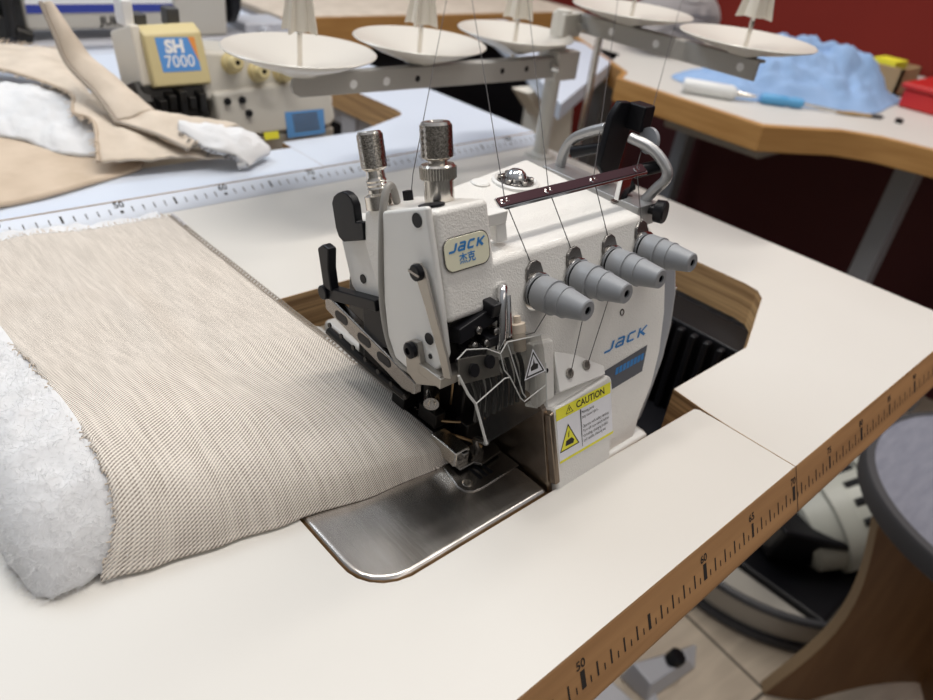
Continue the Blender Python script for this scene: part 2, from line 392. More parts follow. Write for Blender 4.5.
# left block and rear housing
bl = [(16.75, 3.75), (16.7, 6.0), (15.0, 6.5), (11.85, 5.8), (11.5, 4.9)]
MB().prism([Sd(52.45, a, q) for a, q in bl], [Sd(55.9, a, q) for a, q in bl]).build('head_block', 'paint', om, bevel=.25, seg=3)
hs = [(16.1, 6.1), (16.2, 9.2), (15.6, 9.7), (12.2, 9.3), (11.4, 8.6), (11.5, 5.6)]
MB().prism([Sd(52.9, a, q) for a, q in hs], [Sd(54.6, a, q) for a, q in hs]).build('rear_housing', 'smooth', om, bevel=.3, seg=3)
MB().lathe(Sd(52.88, 12.75, 7.8), (-1, 0, 0), [(0, .27), (.04, .27)], 18).build('housing_bolt', 'black', om)
# black tab
tb = [(15.13, 6.28), (16.1, 6.14), (16.08, 6.8), (16.96, 6.74), (17.35, 6.9), (17.62, 7.25), (17.72, 7.7), (17.62, 8.2), (17.45, 8.6), (17.1, 8.9), (15.7, 8.95), (15.2, 8.8), (14.93, 8.4)]
MB().prism([Sd(52.35, a, q) for a, q in tb], [Sd(52.85, a, q) for a, q in tb]).build('lifting_tab', 'black', om, bevel=.08)
# lever and rod at the back left, presser arm
lv = [(14.5, 9.7), (14.75, 10.3), (14.5, 10.95), (13.6, 11.0), (12.1, 11.1), (11.9, 10.2), (13.3, 10.1)]
MB().prism([Sd(52.1, a, q) for a, q in lv], [Sd(52.7, a, q) for a, q in lv]).build('release_lever', 'black', om, bevel=.12)
b = MB(); b.prism([Sd(52.2, a, q) for a, q in [(12.15, 11.7), (11.35, 11.7), (11.2, 6.0), (11.85, 6.0)]], [Sd(52.9, a, q) for a, q in [(12.15, 11.7), (11.35, 11.7), (11.2, 6.0), (11.85, 6.0)]])
b.lathe(Sd(52.0, 11.8, 11.2), EX, [(0, .45), (.9, .45)], 16)
b.prism([Sd(52.4, a, q) for a, q in [(11.3, 7.6), (9.2, 8), (9.0, 5), (11.3, 5.2)]], [Sd(53.4, a, q) for a, q in [(11.3, 7.6), (9.2, 8), (9.0, 5), (11.3, 5.2)]])
b.build('lifter_rod', 'black', om, bevel=.08)
ra = [(24.2, 7.35), (24.0, 6.25), (16.3, 5.0), (15.3, 5.2), (15.4, 6.0)]
b = MB().prism([V((52.2, y, z)) for y, z in ra], [V((52.75, y, z)) for y, z in ra]); b.build('presser_arm', 'dsteel', om, bevel=.1)
b = MB()
for y, z in ((22.3, 6.5), (20.0, 6.2), (18.1, 5.95)):
    P_ = [(y + (.35 if math.cos(t * PI / 9) > 0 else -.35) + .28 * math.cos(t * PI / 9), z + .05 * math.cos(t * PI / 9) + .28 * math.sin(t * PI / 9)) for t in range(18)]
    b.prism([V((52.22, p, q)) for p, q in P_], [V((52.17, p, q)) for p, q in P_])
b.build('presser_arm_slot', 'black', om)
b = MB()
for k in range(7): b.lathe((52.3, 23.6 - k * 1.25, 5.3 - k * .12), (-1, 0, 0), [(0, .16), (.1, .16)], 10)
b.tube([(52.5, 24, 4.6), (52.6, 20, 4.2), (53.2, 17, 3.6)], .28, 10, smooth=2)
b.build('arm_linkage', 'mech', om)
# pivot bracket below the side plate
b = MB(); q1 = [(10.15, 2.9), (10.35, 2.3), (10.3, 1.8), (9.0, 1.75), (8.75, .35), (8.2, .4), (7.9, 2.4), (8.5, 3.1)]
b.prism([Sd(51.6, a, q) for a, q in q1], [Sd(51.93, a, q) for a, q in q1]); b.build('pivot_bracket', 'strip', om, bevel=.04)
MB().box((51.55, 12.7, 7.45), (53.5, 14.5, 8.05)).build('bracket_foot', 'strip', om, bevel=.06)
MB().lathe(Sd(51.6, 9.85, 2.3), (-1, 0, 0), [(0, .44), (.25, .44), (.32, .34), (.33, .2), (.2, .19), (.2, 0)], 20).build('pivot_bolt', 'black', om)
# guard carrying strip + slotted screw
st = [(14.4, 1.3), (14.45, .75), (14.1, .45), (12.5, .2), (9.9, -.35), (8.75, -.45), (8.7, .1), (10.0, .3), (12.2, .8), (13.8, 1.25)]
gs = MB().prism([Sd(51.65, a, q) for a, q in st], [Sd(51.8, a, q) for a, q in st]).build('guard_arm', 'strip', om, bevel=.03)
b = MB().lathe(Sd(51.66, 14.02, .9), (-1, 0, 0), [(0, .42), (.26, .42), (.33, .34), (.33, 0)], 22); b.build('slotted_screw', 'black', om)
MB().box(Sd(51.30, 13.95, .5), Sd(51.35, 14.09, 1.3)).build('screw_slot', 'dsteel', om)
# grey hose around the plate
MB().tube([Sd(53.3, 17.0, 4.1), Sd(53.1, 17.9, 4.0), Sd(52.6, 18.0, 3.75), Sd(52.1, 17.0, 3.7), Sd(52.0, 15.6, 4.0), Sd(52.0, 14.3, 4.4), Sd(52.0, 12.0, 4.95), Sd(52.05, 10.1, 5.05), Sd(52.1, 8.8, 4.75), Sd(52.2, 8.2, 3.7), Sd(52.4, 8.1, 2.6)], .2, 12, smooth=3).build('oil_hose', 'warmgrey', om)

# top knobs
def knurled(p, ax, t0, t1, t2, t3, r, name):
    k = MB().lathe(p, ax, [(t0, r * .72), (t1 - .04, r * .95), (t1, r * .97), (t1 + .02, r * .9), (t2 - .02, r * .9), (t2, r * .97), (t3 - .04, r * .9), (t3, r * .8), (t3, r * .5), (t3 - .1, r * .42), (t3 - .1, 0)], 48).build(name, 'nickel', om)
    u = ax.orthogonal().normalized(); w = ax.cross(u); n, m_ = 30, 11
    def f_(i, j):
        a = 2 * PI * j; h = round(i * m_); q = (round(j * n) + h) % 2
        return p + ax * lerp(t1, t2, i) + (u * math.cos(a) + w * math.sin(a)) * (r * (.93 + .10 * q))
    MB().grid(f_, m_, n, wrapv=True).build('knurled_grip', 'knurl', k, angle=12)
ax2 = (E1 - E2 * .12).normalized(); ax1 = E1
p = Sd(52.85, 16.75, 5.0)
b = MB().lathe(p, ax1, [(0, .74), (.7, .74), (.75, .62), (.82, .5), (1.0, .5), (1.05, .56), (1.15, .5), (1.25, .56), (1.35, .5), (1.45, .56), (1.55, .5), (1.65, .5), (1.95, .48)], 36); b.build('small_knob_post', 'nickel', om)
knurled(p, ax1, 1.95, 2.1, 3.75, 3.9, .66, 'small_knob')
p = Sd(54.5, 16.9, 2.15)
MB().lathe(p, ax2, [(0, .76), (1.1, .76), (1.12, .88), (1.75, .90), (1.85, .82), (1.87, .5), (2.3, .5)], 40).build('large_knob_post', 'nickel', om)
knurled(p, ax2, 2.05, 2.2, 3.72, 3.88, .79, 'large_knob')
b = MB()
for k in range(40):
    a = 2 * PI * k / 40; u = ax2.orthogonal().normalized(); w = ax2.cross(u); d = u * math.cos(a) + w * math.sin(a)
    b.cyl(p + ax2 * 1.17 + d * .89, p + ax2 * 1.72 + d * .90, .045, seg=6)
b.build('large_knob_ring', 'nickel', om)
MB().lathe(Sd(53.2, 16.9, 1.2), E1, [(0, .66), (.10, .66), (.11, .6)], 30).build('oil_port_disc', 'black', om)
b = MB().lathe(Sd(54.5, 16.8, 4.7), E1, [(0, .42), (.12, .42), (.13, .3), (.62, .3), (.66, 0)], 6); b.build('hex_bolt', 'black', om)
# badge
def rounded(xa, xb, a0, a1, r, n=6, skew=0.0):
    P = []
    for cx, ca, s0 in ((xb - r, a1 - r, 0), (xa + r, a1 - r, 90), (xa + r, a0 + r, 180), (xb - r, a0 + r, 270)):
        for k in range(n + 1):
            t = math.radians(s0 + 90 * k / n); x = cx + r * math.cos(t); P.append((x, ca + r * math.sin(t) + skew * (x - (xa + xb) / 2)))
    return P
P = rounded(52.5, 55.52, 13.72, 15.45, .55)
MB().prism([F(x, a, .005) for x, a in P], [F(x, a, .075) for x, a in P]).build('badge_rim', 'dsteel', om, bevel=.02)
P = rounded(52.56, 55.46, 13.78, 15.39, .5)
bd = MB().prism([F(x, a, .02) for x, a in P], [F(x, a, .10) for x, a in P]).build('badge', 'badge', om, bevel=.03)
def logo(b, x, a, h, off, asp=1.0, T=.21):
    """slanted four-letter mark drawn from strokes; h = letter height, origin bottom left"""
    sh = .32
    G = {'J': ([[(.75, 1), (.75, .22), (.6, .09), (0, .09)]], .98), 'a': ([[(.05, .91), (.62, .91), (.75, .78), (.75, .09), (.14, .09), (.03, .2), (.03, .38), (.14, .5), (.75, .5)]], 1.0),
         'c': ([[(.78, .91), (.18, .91), (.06, .78), (.06, .22), (.18, .09), (.78, .09)]], .98), 'k': ([[(.1, 0), (.1, 1)], [(.85, 1), (.3, .52), (.85, 0)]], 1.0)}
    cx = 0
    for ch in 'Jack':
        for st_ in G[ch][0]:
            pts = [V((px * .98, py)) for px, py in st_]
            n = len(pts); Lft, Rgt = [], []
            for i in range(n):
                d0 = (pts[i] - pts[i - 1]).normalized() if i else None; d1 = (pts[i + 1] - pts[i]).normalized() if i < n - 1 else None
                d = ((d0 or d1) + (d1 or d0)).normalized(); nn = V((-d.y, d.x)); c = nn.dot(V((-(d1 or d0).y, (d1 or d0).x))); k = T / 2 / max(c, .5)
                Lft.append(pts[i] + nn * k); Rgt.append(pts[i] - nn * k)
            def W_(q): return F(x + (cx + q.x + q.y * sh) * h, a + q.y * h * asp, off)
            for i in range(n - 1): b.flat([W_(Lft[i]), W_(Lft[i + 1]), W_(Rgt[i + 1]), W_(Rgt[i])])
        cx += G[ch][1] + .17
    return b
b = logo(MB(), 52.80, 14.70, .52, .115, .80, .27); b.text('杰克', .54, F(53.95, 14.27, .115), EX, E1, bold=.012); b.build('badge_lettering', 'blue', bd, fixn=False)
b = logo(MB(), 63.95, 6.12, .97, .03, .58, .22); b.build('body_lettering', 'blue', om, fixn=False)
lb = MB().flat([F(63.6, 3.55, .02), F(67.7, 3.75, .02), F(68.4, 5.35, .02), F(63.6, 5.0, .02)]).build('model_label', 'darklabel', om, fixn=False)
b = MB()
for k in range(8): b.flat([F(64.9 + k * .38, 4.42 + k * .012, .03), F(65.2 + k * .38, 4.43 + k * .012, .03), F(65.34 + k * .38, 4.85 + k * .012, .03), F(65.04 + k * .38, 4.84 + k * .012, .03)])
b.build('label_lettering', 'blue', lb, fixn=False)
b = MB()
for x, a, r in ((65.95, 8.2, .22),): b.lathe(F(x, a, -.05), -E2, [(0, r), (.08, r), (.085, r * .6), (.0, r * .6), (.0, 0)], 18)
b.build('body_screw', 'dsteel', om)

# tension dials
for i, (x, a) in enumerate(((58.62, 11.42), (61.9, 11.48), (65.1, 11.52), (68.3, 11.72))):
    p = F(x, a, 0); ax = (-E2 - E1 * .20).normalized()
    kn = MB().lathe(p, ax, [(.30, .80), (.32, .93), (.45, .97), (1.25, .93), (1.27, .97), (1.38, .97), (1.40, .87), (2.05, .82), (2.07, .86), (2.16, .86), (2.18, .80), (3.35, .60), (3.52, .57), (3.58, .50), (3.58, .23), (3.0, .22), (3.0, 0)], 40).build('tension_dial', 'grey', om)
    MB().lathe(p, ax, [(3.06, 0), (3.06, .2), (3.5, .2)], 20, cap=False).build('dial_hole', 'black', kn)
    MB().lathe(p, ax, [(.0, .5), (.0, .98), (.05, 1.06), (.09, .98), (.09, .6), (.14, .6), (.14, .98), (.18, 1.08), (.23, .98), (.23, .6), (.30, .6), (.30, .9)], 36).build('tension_disc', 'chrome', kn)
    g = [(-.55, .2), (-.78, .8), (-.7, 1.35), (-.35, 1.68), (.1, 1.72), (.45, 1.5), (.6, 1.0), (.5, .2)]
    MB().prism([F(x + u, a + v, .0) for u, v in g], [F(x + u * .92, a + v * .98, .16) for u, v in g]).build('tension_plate', 'dsteel', kn, bevel=.05)

# lower bracket, wedge with two screws
b = MB()
b.prism([F(x, a, -.2) for x, a in [(57.5, 5.0), (57.6, 8.75), (59.5, 8.5), (59.4, 5.2)]], [F(x, a, .42) for x, a in [(57.5, 5.0), (57.6, 8.75), (59.2, 8.5), (58.9, 5.2)]])
b.build('bracket_post', 'paint', om, bevel=.12)
b = MB(); top = [F(59.8, 7.55, .0), F(61.5, 6.95, .0), F(63.9, 5.55, .0)]
pts = [F(59.55, 7.7, .05), F(61.4, 6.95, .05), F(63.75, 5.45, .15), F(63.1, 5.2, .75), F(59.0, 5.5, .75), F(59.2, 6.6, .45), F(63.75, 4.9, -.1), F(59.2, 5.0, -.1)]
b.add(pts, [(0, 1, 2, 3, 4, 5), (3, 2, 6), (4, 3, 6, 7), (5, 4, 7), (0, 5, 7), (2, 1, 0, 7, 6)])
b.build('thread_bracket', 'smooth', om, bevel=.08)
b = MB()
nb = (V(pts[3]) - V(pts[4])).cross(V(pts[5]) - V(pts[4])).normalized(); nb = nb if nb.y < 0 else -nb
for x, a, off in ((60.15, 6.25, .56), (61.75, 6.2, .46)): b.lathe(F(x, a, off), nb, [(0, .3), (.05, .3), (.06, .2), (.0, .18), (.0, 0)], 18)
b.build('bracket_screw', 'strip', om)
MB().lathe(F(58.42, 6.95, .40), -E2, [(0, .15), (.05, .15)], 14).build('post_hole', 'black', om)

# caution cover and sticker
P = [(58.15, -.8), (62.95, -.8), (63.75, 3.8), (63.7, 4.8), (63.4, 5.05), (58.6, 4.68), (58.3, 4.3)]
cv = MB().prism([F(x, a, .0) for x, a in P], [F(x, a, .75) for x, a in P]).build('looper_cover', 'paint', om, bevel=.28, seg=4)
cp = [F(57.1, 5.35, -.2), F(62.6, 5.6, -.2), F(63.3, 5.05, .45), F(58.5, 4.72, .45)]
MB().prism(cp, [q - E1 * .25 for q in cp]).build('cover_top', 'paint', om, bevel=.06)
MB().lathe(F(57.75, 5.22, .06), E1, [(0, .12), (.04, .12)], 12).build('cover_hole', 'black', om)
b = MB(); W_ = [(9.15, -.4), (14.8, -.4), (14.8, 5.2), (11.5, 5.2), (10.75, 4.6)]; b.prism([V((57.78, y, z)) for y, z in W_], [V((58.15, y, z)) for y, z in W_]); b.build('cover_wall', 'brsteel', om, bevel=.05)
b = MB(); b.prism([F(x, a, .30) for x, a in [(57.9, .1), (57.9, 4.5), (58.36, 4.62), (58.36, .15)]], [F(x, a, .84) for x, a in [(57.98, .1), (57.98, 4.5), (58.36, 4.62), (58.36, .15)]])
b.build('cover_lip', 'brsteel', om, bevel=.12, seg=3)
f = .775
def Q(x0, x1, a0, a1, o=f): return [F(x0, a0, o), F(x1, a0, o), F(x1 + .08, a1, o), F(x0 + .03, a1, o)]
sk = MB().flat(Q(58.48, 63.4, 1.25, 4.62)).build('caution_sticker', 'sticker', om, fixn=False)
b = MB(); b.flat(Q(58.48, 63.4, 3.92, 4.62, f + .008)); b.flat(Q(58.48, 63.4, 1.25, 1.4, f + .008))
b.flat([F(58.62, 1.95, f + .012), F(60.2, 1.95, f + .012), F(59.42, 3.36, f + .012)]); b.build('sticker_yellow_band', 'yellow', sk, fixn=False)
b = MB(); o = f + .016
b.text('CAUTION', .58, F(61.55, 4.27, o), EX, E1, bold=.012)
def ring(pts, w, off):
    c = sum((V(p) for p in pts), V((0, 0))) / len(pts); n = len(pts)
    for i in range(n):
        a_, b_ = V(pts[i]), V(pts[(i + 1) % n]); ai, bi = a_ + (c - a_) * w, b_ + (c - b_) * w
        b.flat([F(*a_, off), F(*b_, off), F(*bi, off), F(*ai, off)])
ring([(58.55, 1.9), (60.27, 1.9), (59.42, 3.45)], .13, o); ring([(59.3, 4.04), (59.95, 4.04), (59.63, 4.55)], .2, o)
b.flat([F(59.60, 4.17, o), F(59.66, 4.17, o), F(59.68, 4.36, o), F(59.58, 4.36, o)])
for pts in ([(59.05, 2.15), (59.75, 2.1), (59.85, 2.3), (59.65, 2.5), (59.15, 2.45)], [(59.36, 2.6), (59.42, 2.6), (59.5, 3.0), (59.38, 2.85)]): b.flat([F(*q, o) for q in pts])
b.flat(Q(60.5, 60.54, 1.55, 3.9, o))
for k, tx in enumerate(('Moving parts', 'may cause injury.', '', 'Operate with safety devices.', 'Turn off main switch before', 'threading, changing bobbin', 'and needle, cleaning etc.')):
    if tx: b.text(tx, .265, F(60.66, 3.66 - k * .3, o), EX, E1, align='LEFT', sx=.82)
b.build('sticker_print', 'ink', sk, fixn=False)

# clear eye guard
gp = [(51.95, 9.75), (52.6, 10.05), (53.9, 9.7), (54.8, 9.15), (55.35, 9.6), (57.9, 9.25), (58.05, 8.4), (58.05, 7.6), (57.85, 5.05), (53.2, 4.7), (52.75, 7.1), (51.95, 8.9)]
eg = MB().prism([F(x, a, .62) for x, a in gp], [F(x, a, .76) for x, a in gp]).build('eye_guard', 'clearguard', om, bevel=.04)
b = MB(); o = .72
b.tube([F(51.95, 8.9, o), F(52.4, 7.75, o), F(52.8, 7.1, o), F(53.2, 4.7, o)], .075, 8)
b.build('guard_side_rim', 'guardrim', eg)
b = MB()
for ln in ([(51.95, 9.75), (52.6, 10.05), (53.9, 9.7), (54.8, 9.15), (55.35, 9.6), (57.9, 9.25)], [(54.8, 9.15), (54.95, 8.2), (55.3, 7.7), (55.9, 6.3), (56.15, 6.0), (57.9, 6.35)], [(52.75, 7.1), (54.9, 7.75), (55.3, 7.7)], [(58.05, 7.6), (57.85, 5.05)], [(55.35, 9.6), (55.75, 8.0), (56.1, 6.5), (56.3, 6.2)]):
    b.tube([F(x, a, .78) for x, a in ln], .035, 6)
b.build('guard_fold', 'guardrim', eg)
b = MB()
for x, a in ((52.95, 8.85), (54.05, 8.95)):
    P = [(x + .3 * math.cos(t * PI / 9), a + .36 * math.sin(t * PI / 9)) for t in range(18)]
    b.prism([F(u, v, .64) for u, v in P], [F(u, v, .84) for u, v in P])
b.build('guard_slot', 'black', eg)
b = MB().flat([F(56.3, 7.15, .79), F(58.0, 7.15, .79), F(57.15, 8.7, .79)]); tri = b.build('warning_triangle', 'yellow', eg, fixn=False); tri.data.materials[0] = M['sticker']
b = MB()
def ring2(pts, w, off):
    c = sum((V(p) for p in pts), V((0, 0))) / len(pts); n = len(pts)
    for i in range(n):
        a_, b_ = V(pts[i]), V(pts[(i + 1) % n]); ai, bi = a_ + (c - a_) * w, b_ + (c - b_) * w
        b.flat([F(*a_, off), F(*b_, off), F(*bi, off), F(*ai, off)])
ring2([(56.42, 7.22), (57.88, 7.22), (57.15, 8.55)], .2, .795)
b.flat([F(x, a, .795) for x, a in [(56.85, 7.5), (57.4, 7.5), (57.45, 7.75), (57.2, 7.85), (57.15, 8.15), (57.05, 7.85), (56.85, 7.7)]])
b.build('triangle_print', 'ink', tri, fixn=False)
MB().prism([F(x, a, .40) for x, a in [(52.1, 8.3), (52.3, 9.6), (53.8, 9.35), (54.9, 8.9), (54.9, 7.9)]], [F(x, a, .52) for x, a in [(52.1, 8.3), (52.3, 9.6), (53.8, 9.35), (54.9, 8.9), (54.9, 7.9)]]).build('guard_mount', 'strip', om, bevel=.03)
# chrome loop lever and white cap beside the guard
b = MB(); b.tube([F(55.2, 9.2, .35), F(55.35, 10.2, .5), F(55.5, 11.7, .55), F(55.75, 12.25, .45), F(56.15, 12.3, .1), F(56.3, 12.1, -.1)], .25, 12, smooth=2)
b.tube([F(56.0, 9.6, .25), F(56.05, 10.6, .3), F(56.25, 11.8, .2)], .2, 10, smooth=1)
b.build('looper_lever', 'chrome', om)
b = MB().lathe(F(56.85, 8.6, .15), E1, [(0, .34), (1.0, .36), (1.05, .42), (1.5, .4), (1.55, .2), (1.9, .18)], 20); b.build('thread_cap', 'beige2', om)
b = MB()
for k in range(9): b.tube([F(53.3 + k * .45, 8.4, -.1), F(53.6 + k * .42, 7.0 + .3 * (k % 3), .1), F(53.5 + k * .45, 5.6, -.3)], .13, 8, smooth=2)
b.build('looper_linkage', 'mech', om)

# cloth plate, needle plate, foot, needles
P = [(57.65, 9.12), (57.65, 14.6), (54.6, 14.6), (54.6, 32), (45.3, 32), (45.22, 11.8), (45.27, 11.1), (45.45, 10.5), (45.8, 10.0), (46.3, 9.6), (46.9, 9.3), (47.6, 9.18)]
MB().prism([V((x, y, -1.0)) for x, y in P], [V((x, y, .04)) for x, y in P]).build('cloth_plate', 'steel', om, bevel=.3, seg=4)
P = [(57.72, 11.55), (57.72, 13.3), (56, 14.5), (53.9, 14.5), (53.6, 12.9), (53.45, 12.35), (53.55, 11.8), (53.95, 11.5), (54.5, 11.42)]
npl = MB().prism([V((x, y, .0)) for x, y in P], [V((x, y, .13)) for x, y in P]).build('needle_plate', 'dsteel', om, bevel=.05)
b = MB()
for k in range(3): b.box((54.9 + k * .42, 12.0, .10), (55.12 + k * .42, 13.1, .145))
b.build('plate_slot', 'black', npl)
MB().lathe((54.1, 12.2, .12), (0, 0, 1), [(0, .3), (.05, .3), (.07, .24), (.04, .1), (.04, 0)], 20).build('plate_screw', 'nickel', npl)
P = [(54.75, 13.75), (55.6, 12.65), (57.35, 12.85), (57.6, 13.6), (56.4, 15.2), (55, 15.2)]
MB().prism([V((x, y, .30)) for x, y in P], [V((x, y, .48)) for x, y in P]).build('stitch_plate', 'standgrey', om, bevel=.03).data.materials[0] = M['dsteel']
b = MB(); b.box((54.3, 15.0, .6), (55.3, 18.6, 1.3)); b.box((54.2, 13.0, .30), (55.7, 19, .5)); b.box((54.4, 13.08, 1.2), (54.9, 14.9, 1.45))
b.build('presser_foot', 'dsteel', om, bevel=.1)
b = MB(); b.box((54.0, 13.3, .45), (55.15, 15.6, 1.5)); b.build('foot_block', 'nickel', om, bevel=.12)
b = MB(); b.box((54.5, 15.8, 1.4), (55.3, 17.4, 2.4)); b.cyl((54.9, 16.9, 2.0), (54.9, 17.3, 5.6), .32); b.box((54.2, 18.4, .8), (55.4, 19.6, 3.2)); b.tube([(54.4, 19, 3), (53.4, 18.2, 4.3), (53.0, 17.4, 5.3)], .35, 8)
b.build('foot_shank', 'mech', om, bevel=.08)
b = MB(); b.cyl((54.2, 16.0, 3.3), (55.5, 17.3, 3.4), .46, seg=20); b.cyl((54.1, 15.8, 3.3), (54.4, 16.2, 3.3), .22, seg=12)
b.cyl((54.9, 16.4, 3.2), (54.9, 16.4, .7), .06, seg=8); b.cyl((55.2, 16.9, 3.2), (55.2, 16.9, .7), .06, seg=8); b.build('needle_clamp', 'nickel', om)
b = MB(); b.tube([(54.8, 16.3, 1.7), (55.3, 15.4, 1.9), (56.5, 14.7, 1.8), (57.3, 14.5, 1.9)], .1, 8, smooth=2); b.tube([(54.7, 15.6, 1.2), (55.2, 14.8, 1.35), (56.1, 13.9, 1.0), (56.4, 13.6, .7)], .11, 8, smooth=2)
b.tube([(55.9, 16.2, 5.6), (56, 16.2, 2.4)], .07, 8); b.build('looper_wire', 'brass', om)
b = MB(); b.box((56.2, 15.4, -.5), (57.7, 26, 8.6)); b.box((54.2, 20, 3.6), (57.0, 24.5, 8.6)); b.box((55.8, 14.4, .3), (57.7, 15.5, 2.0)); b.box((55.9, 17.5, .6), (56.4, 25, 2.4))
b.build('looper_housing', 'mech', om, bevel=.15)
b = MB(); b.tube([F(53.2, 4.75, .7), V((54.9, 13.0, 2.6)), V((55.5, 13.0, 1.3)), V((55.7, 13.4, .55))], .16, 8, smooth=1); b.box((55.3, 13.1, .4), (56.1, 13.9, .95)); b.build('guard_tip', 'dsteel', om)

# thread guide bar over the arm
br_ = [(15.66, 14.90), (16.22, 15.24), (16.27, 15.16), (15.66, 14.74)]
gb = MB().prism([V((57.3, y, z)) for y, z in br_], [V((70.2, y, z)) for y, z in br_]).build('thread_guide_bar', 'chrome', om, bevel=.03)
b = MB().box((55.8, 15.3, 14.2), (57.5, 16.0, 14.9)); b.prism([V((56.9, 15.2, 13.2)), V((57.7, 15.2, 13.2)), V((57.5, 15.5, 14.8)), V((56.7, 15.5, 14.8))], [V((56.9, 15.9, 13.2)), V((57.7, 15.9, 13.2)), V((57.5, 16.1, 14.8)), V((56.7, 16.1, 14.8))])
b.build('bar_bracket', 'smooth', gb, bevel=.08)
MB().box((68.2, 16.0, 13.2), (69.2, 16.35, 15.0)).build('bar_support', 'chrome', gb, bevel=.05)
b = MB().prism([V((57.35, y, z)) for y, z in [(15.72, 14.97), (16.20, 15.26), (16.17, 15.28), (15.69, 15.0)]], [V((70.1, y, z)) for y, z in [(15.72, 14.97), (16.20, 15.26), (16.17, 15.28), (15.69, 15.0)]])
M['barface'] = mat('plum_mirror', (.20, .10, .11), .12, 1); b.build('bar_face', 'barface', gb)
for x in (57.8, 61.2, 65.1, 69.3):
    for dx in (-.22, .22): MB().lathe((x + dx, 15.93 + dx * .2, 15.10), (0, -.5, .85), [(0, .15), (.05, .15), (.06, .09), (.0, .09)], 14).build('bar_eyelet', 'chrome', gb)
# oil window
p = V((64.3, 21.2, 13.15))
MB().lathe(p, (0, -.02, 1), [(0, 1.55), (.22, 1.5), (.3, 1.35), (.18, 1.2), (.1, 0)], 40).build('oil_window_rim', 'smooth', om)
b = MB().lathe(p, (0, -.02, 1), [(.12, 1.22), (.3, 1.15), (.34, .9), (.32, .72)], 40); b.build('oil_window_ring', 'dsteel', om)
MB().lathe(p, (0, -.02, 1), [(.2, .72), (.5, .70), (.75, .58), (.92, .36), (.98, 0)], 40).build('oil_window', 'chrome', om)
b = MB()
for k in range(6): b.lathe(p + V((.95 * math.cos(k * PI / 3 + .3), .95 * math.sin(k * PI / 3 + .3), .3)), (0, 0, 1), [(0, .2), (.18, .2), (.22, .12)], 12)
b.build('window_bolt', 'dsteel', om)
MB().lathe((62.0, 22.0, 13.0), (0, 0, 1), [(0, .6), (.35, .6), (.42, .5)], 24).build('oil_cap', 'smooth', om)
MB().lathe((68.3, 16.3, 13.05), (0, -.1, 1), [(0, .26), (.06, .26)], 16).build('arm_screw_hole', 'dsteel', om)

# swing-out looper thread puller at the right end
b = MB(); P = [(70.3, 14.0), (70.55, 17.2), (71.2, 18.1), (72.3, 18.0), (73.0, 17.0), (72.6, 13.4), (71.6, 12.8)]
b.prism([V((x, 19.4, z)) for x, z in P], [V((x, 19.9, z)) for x, z in P]); b.build('puller_plate', 'black', om, bevel=.12)
b = MB(); b.box((72.2, 18.2, 16.3), (73.4, 19.6, 18.0)); b.build('puller_catch', 'black', om, bevel=.15)
MB().lathe((72.4, 17.6, 16.0), (1, -.2, 0), [(0, .0), (0, .85), (.25, .85), (.3, .75), (.3, 0)], 28).build('puller_wheel', 'guardgrey', om)
b = MB(); b.tube([(71, 23.2, 12.6), (71, 23.1, 13.8), (71, 22.6, 14.8), (71, 21.4, 15.6), (71, 20.0, 16.3)], .38, 10, smooth=2)
b.tube([(71.5, 18.4, 16.1), (71.8, 16.8, 15.9), (71.9, 15.5, 15.1), (72.0, 15.2, 14.4), (71.7, 15.7, 13.5), (71.5, 16.2, 12.6)], .36, 10, smooth=2)
b.box((69.8, 15.4, 11.2), (72.0, 23.8, 12.7)); b.build('puller_frame', 'alu', om, bevel=.12)
MB().cyl((70.9, 22.2, 14.0), (71.0, 19.6, 15.2), .42, .34, 14).build('puller_grip', 'black', om)
b = MB(); b.cyl((71.2, 17.3, 14.2), (72.4, 16.2, 14.8), .45, .4, 14); b.cyl((70.7, 17.4, 13.0), (71.3, 17.3, 13.3), .4, seg=14); b.build('puller_hub', 'black', om)
MB().lathe((71.2, 15.5, 12.3), (.3, -1, .1), [(0, .3), (.45, .3), (.46, .72), (1.0, .75), (1.12, .65), (1.12, 0)], 26).build('puller_thumb_knob', 'black', om)

# ------------------------------------------------------------------ threads
def thread(pts, label):
    p = MB().tube(pts, .028, 6).build('thread', 'sewthread'); tag(p, label, 'thread', 'threads above the large overlock machine')
def ext(a, b, k=1.5): return tuple(V(a) + (V(b) - V(a)) * k)
for ex_, px_, tx, ta, lab in ((57.8, 84.9, 58.3, 13.05, 'dark thread running down to the first tension dial beside the badge'), (61.2, 93.0, 61.6, 13.05, 'dark thread running down to the second tension dial from the badge'),
                              (65.1, 109.5, 64.9, 13.1, 'dark thread running down to the third tension dial from the badge'), (69.3, 123.7, 68.2, 13.3, 'dark thread running down to the tension dial at the far right end')):
    thread([ext((ex_, 15.95, 15.2), (px_, 50, 21.6)), (ex_, 15.95, 15.2), F(tx, ta, .1)], lab)
thread([ext((55.3, 20.5, 15.4), (83.1, 50, 21.3)), (55.3, 20.5, 15.4), (54.7, 19.8, 14.75)], 'dark thread falling behind the two metal top knobs')
thread([F(59.6, 10.6, .3), F(57.9, 9.3, .3), F(57.0, 9.4, .3)], 'short dark thread from the first tension dial to the white cap')
thread([F(62.8, 10.8, .3), F(60.2, 6.3, .62)], 'slanting dark thread from the second dial to the left bracket screw')
thread([F(65.4, 11.0, .3), F(61.8, 6.3, .55)], 'slanting dark thread from the third dial to the right bracket screw')

